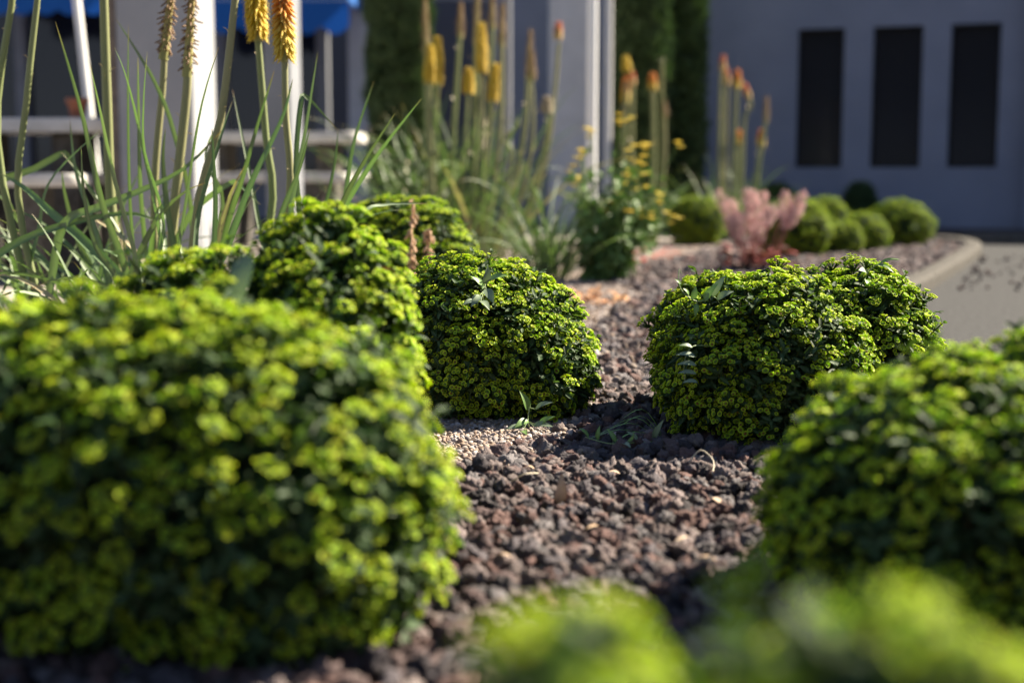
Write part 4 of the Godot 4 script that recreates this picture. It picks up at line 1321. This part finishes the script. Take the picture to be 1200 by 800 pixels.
	weed("weed_sprig", "grey green weed leaves poking out of the compact rounded mound", [Vector3(-0.06, 0.20, -2.80), Vector3(-0.056, 0.26, -2.75), Vector3(-0.050, 0.30, -2.725)], 0.0016,
		[[Vector3(-0.062, 0.262, -2.728), Vector3(-0.4, -0.45, 0.6), 0.040, 0.020, pale], [Vector3(-0.054, 0.285, -2.725), Vector3(0.25, 0.9, 0.3), 0.046, 0.021, pale], [Vector3(-0.056, 0.275, -2.725), Vector3(-0.55, 0.75, 0.3), 0.042, 0.020, fresh], [Vector3(-0.05, 0.275, -2.72), Vector3(0.35, -0.55, 0.6), 0.045, 0.022, pale], [Vector3(-0.045, 0.29, -2.73), Vector3(0.9, 0.35, 0.3), 0.05, 0.02, fresh], [Vector3(-0.07, 0.25, -2.73), Vector3(-0.9, -0.1, 0.5), 0.035, 0.018, pale], [Vector3(-0.06, 0.252, -2.72), Vector3(0.5, -0.35, 0.7), 0.04, 0.018, pale]])
	weed("weed_sprig", "fresh weed leaves trailing at the foot of the compact rounded mound onto the pebbles", [Vector3(0.035, 0.005, -2.70), Vector3(0.03, 0.03, -2.665), Vector3(0.035, 0.06, -2.67)], 0.0016,
		[[Vector3(0.03, 0.05, -2.665), Vector3(-0.3, 0.9, 0.3), 0.05, 0.02, fresh], [Vector3(0.03, 0.03, -2.66), Vector3(-0.6, -0.15, 0.7), 0.045, 0.018, fresh], [Vector3(0.04, 0.02, -2.66), Vector3(0.9, 0.1, 0.4), 0.05, 0.017, pale], [Vector3(0.05, 0.02, -2.66), Vector3(0.8, 0.6, 0.2), 0.045, 0.016, fresh], [Vector3(0.045, 0.05, -2.67), Vector3(0.75, 0.45, 0.3), 0.045, 0.015, pale], [Vector3(0.02, 0.018, -2.65), Vector3(-0.9, 0.05, 0.4), 0.045, 0.014, pale], [Vector3(0.02, 0.012, -2.64), Vector3(0.2, 0.1, 0.9), 0.04, 0.016, fresh]])
	weed("vetch_tendril", "curling vetch tendril with small leaves on the left lobes of the wide mound", [Vector3(0.40, 0.22, -2.60), Vector3(0.365, 0.275, -2.55), Vector3(0.335, 0.268, -2.53), Vector3(0.31, 0.28, -2.52), Vector3(0.297, 0.30, -2.52), Vector3(0.298, 0.325, -2.53), Vector3(0.303, 0.318, -2.535)], 0.0013,
		[[Vector3(0.315, 0.28, -2.525), Vector3(-0.5, 0.75, 0.2), 0.02, 0.010, fresh], [Vector3(0.322, 0.273, -2.525), Vector3(0.2, 0.9, 0.2), 0.03, 0.015, fresh], [Vector3(0.345, 0.268, -2.535), Vector3(0.5, 0.8, 0.1), 0.05, 0.018, fresh], [Vector3(0.36, 0.275, -2.55), Vector3(0.5, 0.9, 0.1), 0.055, 0.02, pale], [Vector3(0.37, 0.27, -2.55), Vector3(0.8, 0.5, 0.1), 0.04, 0.018, pale], [Vector3(0.33, 0.265, -2.53), Vector3(-0.1, -0.9, 0.2), 0.03, 0.012, fresh], [Vector3(0.30, 0.30, -2.52), Vector3(-0.6, 0.6, 0.2), 0.018, 0.008, fresh]])
	weed("vetch_tendril", "feathery grey vetch leaf hanging on the shaded side of the wide mound", [Vector3(0.36, 0.19, -2.50), Vector3(0.315, 0.197, -2.455), Vector3(0.30, 0.17, -2.45), Vector3(0.302, 0.135, -2.45)], 0.0012,
		[[Vector3(0.313, 0.196, -2.45), Vector3(-0.9, 0.25, 0.3), 0.03, 0.010, pale], [Vector3(0.318, 0.180, -2.445), Vector3(-0.95, 0.2, 0.2), 0.042, 0.014, pale], [Vector3(0.32, 0.165, -2.445), Vector3(-0.95, 0.15, 0.2), 0.042, 0.014, pale], [Vector3(0.32, 0.150, -2.445), Vector3(-0.95, 0.15, 0.2), 0.04, 0.013, pale], [Vector3(0.322, 0.136, -2.44), Vector3(-0.9, 0.1, 0.3), 0.034, 0.012, pale]])
	weed("vetch_tendril", "upright vetch shoot with a whitish leaf on the right hump of the wide mound", [Vector3(0.65, 0.26, -2.68), Vector3(0.662, 0.315, -2.63), Vector3(0.69, 0.335, -2.62), Vector3(0.71, 0.338, -2.61)], 0.0014,
		[[Vector3(0.657, 0.312, -2.63), Vector3(-0.6, 0.3, 0.6), 0.03, 0.02, pale], [Vector3(0.68, 0.33, -2.625), Vector3(0.9, 0.3, 0.2), 0.045, 0.010, fresh], [Vector3(0.675, 0.328, -2.62), Vector3(0.8, -0.3, 0.4), 0.04, 0.012, fresh], [Vector3(0.655, 0.30, -2.63), Vector3(0.1, -0.4, 0.9), 0.03, 0.014, fresh]])
	weed("weed_sprig", "broad blurred weed leaf hanging over the front of the tall lumpy mound", [Vector3(-0.35, 0.30, -1.80), Vector3(-0.335, 0.37, -1.72), Vector3(-0.318, 0.40, -1.70)], 0.003,
		[[Vector3(-0.315, 0.40, -1.70), Vector3(-0.15, -0.85, 0.35), 0.085, 0.034, pale], [Vector3(-0.335, 0.36, -1.705), Vector3(-0.75, -0.55, 0.3), 0.075, 0.028, pale], [Vector3(-0.34, 0.33, -1.70), Vector3(0.3, -0.8, 0.3), 0.05, 0.024, fresh]])
	var gw := thing("grass_weed", Vector3(0.285, 0, -2.56), "green grass weed spreading from under the wide mound over the lava rocks", "grass")
	for q in [[Vector3(-0.5, 0.55, 0.1), 0.13], [Vector3(-0.9, 0.35, 0.3), 0.15], [Vector3(-0.75, 0.6, 0.2), 0.12], [Vector3(-0.8, 0.2, 0.6), 0.15], [Vector3(-0.7, 0.4, -0.1), 0.12], [Vector3(-0.9, 0.18, 0.35), 0.18]]:
		var d: Vector3 = q[0].normalized()
		var mb := MB.new()
		mb.blade(smooth([Vector3.ZERO, d * q[1] * 0.5 + Vector3(0, 0.02, 0), d * q[1] + Vector3(0, -d.y * q[1] * 0.45, 0)], 9), 0.007, Vector3.UP, 0.3, 0, [fresh[0] * 1.3, fresh[1] * 1.3, fresh[2]], 0.1)
		part("leaf", mb.commit(M.weed), gw)
	weed("creeping_weed", "creeping weed with blue green leaves lying across the dark lava rocks", [Vector3(0.27, 0.02, -2.50), Vector3(0.22, 0.030, -2.44), Vector3(0.17, 0.030, -2.43), Vector3(0.13, 0.034, -2.47)], 0.0016,
		[[Vector3(0.25, 0.03, -2.47), Vector3(0.3, 0.8, 0.3), 0.05, 0.014, pale], [Vector3(0.22, 0.03, -2.44), Vector3(-0.5, 0.6, 0.3), 0.04, 0.013, pale], [Vector3(0.20, 0.034, -2.43), Vector3(0.4, 0.6, 0.5), 0.035, 0.013, fresh], [Vector3(0.18, 0.032, -2.43), Vector3(-0.4, 0.7, -0.1), 0.035, 0.012, fresh], [Vector3(0.19, 0.03, -2.42), Vector3(0.3, 0.15, 0.9), 0.045, 0.013, pale], [Vector3(0.15, 0.032, -2.45), Vector3(0.1, 0.8, -0.1), 0.032, 0.010, fresh], [Vector3(0.135, 0.034, -2.465), Vector3(-0.5, 0.6, 0.1), 0.03, 0.010, fresh]])
	# withered spikes in front of the lime mound
	for q in [[Vector3(-0.275, 0, -3.72), 0.43, "withered brown flower spike standing tallest before the lime mound"], [Vector3(-0.235, 0, -3.80), 0.35, "shorter withered tan flower spike leaning right of its taller twin"]]:
		var s := thing("withered_spike", q[0], q[2], "dead flower", "withered spikes before the lime mound")
		var mb := MB.new()
		var top := Vector3(0.015, q[1], 0)
		mb.tube([Vector3.ZERO, top * 0.6, top], [0.004, 0.003, 0.002], 6, Color(0.25, 0.18, 0.11), Color(0.33, 0.22, 0.13))
		var st := part("stalk", mb.commit(M.dry), s)
		mb = MB.new()
		for k in 60:
			var f := rf(0.35, 1.0)
			var d := random_dir()
			var p := top * f
			var c := Color(0.36, 0.22, 0.13).lerp(Color(0.5, 0.33, 0.21), rng.randf())
			mb.tube([p, p + Vector3(d.x, -0.3, d.z) * 0.011, p + Vector3(d.x, -0.8, d.z) * 0.017], [0.001, 0.004, 0.002], 5, c, c)
		part("seed_heads", mb.commit(M.dry), st)


func weed(called: String, label: String, stem: Array, r: float, leaves: Array) -> void:
	var base: Vector3 = stem[0]
	var o := thing(called, base, label, "weed", "weeds among the mounds")
	var path := []
	for p in stem:
		path.append(p - base)
	path = smooth(path, 20)
	var rad := []
	for i in path.size():
		rad.append(r * (1.0 - 0.5 * i / path.size()))
	var mb := MB.new()
	mb.tube(path, rad, 6, Color(0.13, 0.19, 0.07), Color(0.22, 0.28, 0.14))
	for q in leaves:
		# a short stalk from the stem to the leaf
		var best: Vector3 = path[0]
		for p in path:
			if p.distance_to(q[0] - base) < best.distance_to(q[0] - base):
				best = p
		mb.tube([best, q[0] - base], [r * 0.6, r * 0.5], 5, Color(0.16, 0.22, 0.09), Color(0.16, 0.22, 0.09))
	part("stem", mb.commit(M.stem), o)
	for q in leaves:
		part("leaf", round_leaf(q[0] - base, q[1].normalized(), q[2] * 0.82, q[3] * 0.82, q[4], M.weed, Vector3(rf(-0.3, 0.5), 0.8, 0.6).normalized()), o)


# ------------------------------------------------------------------ dead leaves, twigs and straws
func litter() -> void:
	var tan := [Color(0.42, 0.26, 0.16), Color(0.50, 0.34, 0.24), Color(0.36, 0.15, 0.07)]
	var leaf := round_leaf(Vector3.ZERO, Vector3(0.1, 0.95, 0.25).normalized(), 0.048, 0.017, tan, M.dry, Vector3(0.2, 0.2, 1))
	var o := thing("dry_leaf", Vector3(0.068, 0.018, -2.03), "single pinkish tan dry leaf standing up between the lava rocks", "leaf")
	part("blade", leaf, o)
	var tw := thing("twig", Vector3(-0.136, 0.036, -1.63), "pale dry twig lying on the lava rocks at the edge of the broad mound", "twig")
	var mb := MB.new()
	mb.tube(smooth([Vector3(-0.035, -0.008, 0.02), Vector3(0, 0.0, 0), Vector3(0.035, 0.006, -0.02)], 6), [0.004, 0.0045, 0.004, 0.004, 0.0035, 0.003, 0.002], 7, Color(0.36, 0.27, 0.2), Color(0.42, 0.33, 0.26))
	part("wood", mb.commit(M.dry), tw)
	for q in [["thin curved straw on the sunless rocks next to the dry leaf", [Vector3(0.0, 0.03, -2.13), Vector3(0.02, 0.045, -2.11), Vector3(0.04, 0.04, -2.14)]], ["looped pale straw lying in front of the wide mound", [Vector3(0.285, 0.034, -2.25), Vector3(0.305, 0.052, -2.26), Vector3(0.322, 0.040, -2.235), Vector3(0.316, 0.026, -2.20)]]]:
		var s := thing("straw", q[1][0], q[0], "straw", "loose straws on the rocks")
		var path := []
		for p in q[1]:
			path.append(p - q[1][0])
		path = smooth(path, 12)
		var rad := []
		for i in path.size():
			rad.append(0.0012)
		mb = MB.new()
		mb.tube(path, rad, 6, Color(0.42, 0.36, 0.27), Color(0.46, 0.40, 0.30))
		part("stalk", mb.commit(M.dry), s)
	for q in [Vector2(-0.02, -1.72), Vector2(0.12, -1.86), Vector2(0.21, -1.78), Vector2(0.02, -2.25), Vector2(0.30, -2.0), Vector2(-0.07, -2.0), Vector2(0.17, -2.2), Vector2(-0.16, -1.52), Vector2(0.25, -1.70)]:
		var chip := thing("leaf_fragment", Vector3(q.x, 0.026, q.y), "small curled fragment of dry leaf lying on the lava rocks", "leaf", "dry leaf fragments on the rocks")
		var cc := Color(0.34, 0.22, 0.14).lerp(Color(0.45, 0.33, 0.25), rng.randf())
		var dd := random_dir()
		dd.y = 0.15
		part("blade", round_leaf(Vector3.ZERO, dd.normalized(), rf(0.018, 0.034), rf(0.007, 0.012), [cc, cc, cc * 0.8], M.dry), chip)
	# russet leaf litter on the gravel tip behind the compact mound
	var heap := thing("leaf_litter", Vector3(0.30, 0, -5.25), "heap of russet dead leaves on the gravel tip behind the compact mound", "leaf litter")
	for i in 70:
		var c := Color(0.34, 0.13, 0.05).lerp(Color(0.45, 0.24, 0.11), rng.randf()) * rf(0.7, 1.1)
		var d := random_dir()
		d.y = absf(d.y) * 0.35
		var at := Vector3(rf(-0.15, 0.16), 0, rf(-0.16, 0.12))
		at.y = 0.012 + 0.05 * rng.randf() * maxf(0.0, 1.0 - at.length() / 0.2)
		part("dead_leaf", round_leaf(at, d.normalized(), rf(0.03, 0.06), rf(0.015, 0.026), [c, c * 1.1, c * 0.8], M.dry), heap)
	var red := thing("fallen_petals", Vector3(0.80, 0, -8.0), "patch of fallen red petals on the far gravel", "petals")
	for i in 34:
		var c := Color(0.5, 0.05, 0.05).lerp(Color(0.55, 0.16, 0.14), rng.randf())
		var d := random_dir()
		d.y = absf(d.y) * 0.4
		part("petal", round_leaf(Vector3(rf(-0.17, 0.17), rf(0.012, 0.04), rf(-0.5, 0.45)), d.normalized(), rf(0.03, 0.05), rf(0.018, 0.03), [c, c, c], M.petal), red)
	var rb := thing("red_leaf", Vector3(-0.175, 0.36, -1.93), "small red dead leaf caught in the top of the tall lumpy mound", "leaf")
	part("blade", round_leaf(Vector3(-0.015, 0.0, 0.0), Vector3(0.9, 0.2, 0.2).normalized(), 0.034, 0.017, [Color(0.4, 0.07, 0.04), Color(0.45, 0.10, 0.06), Color(0.4, 0.07, 0.04)], M.weed, Vector3(0.1, 0.4, 1)), rb)
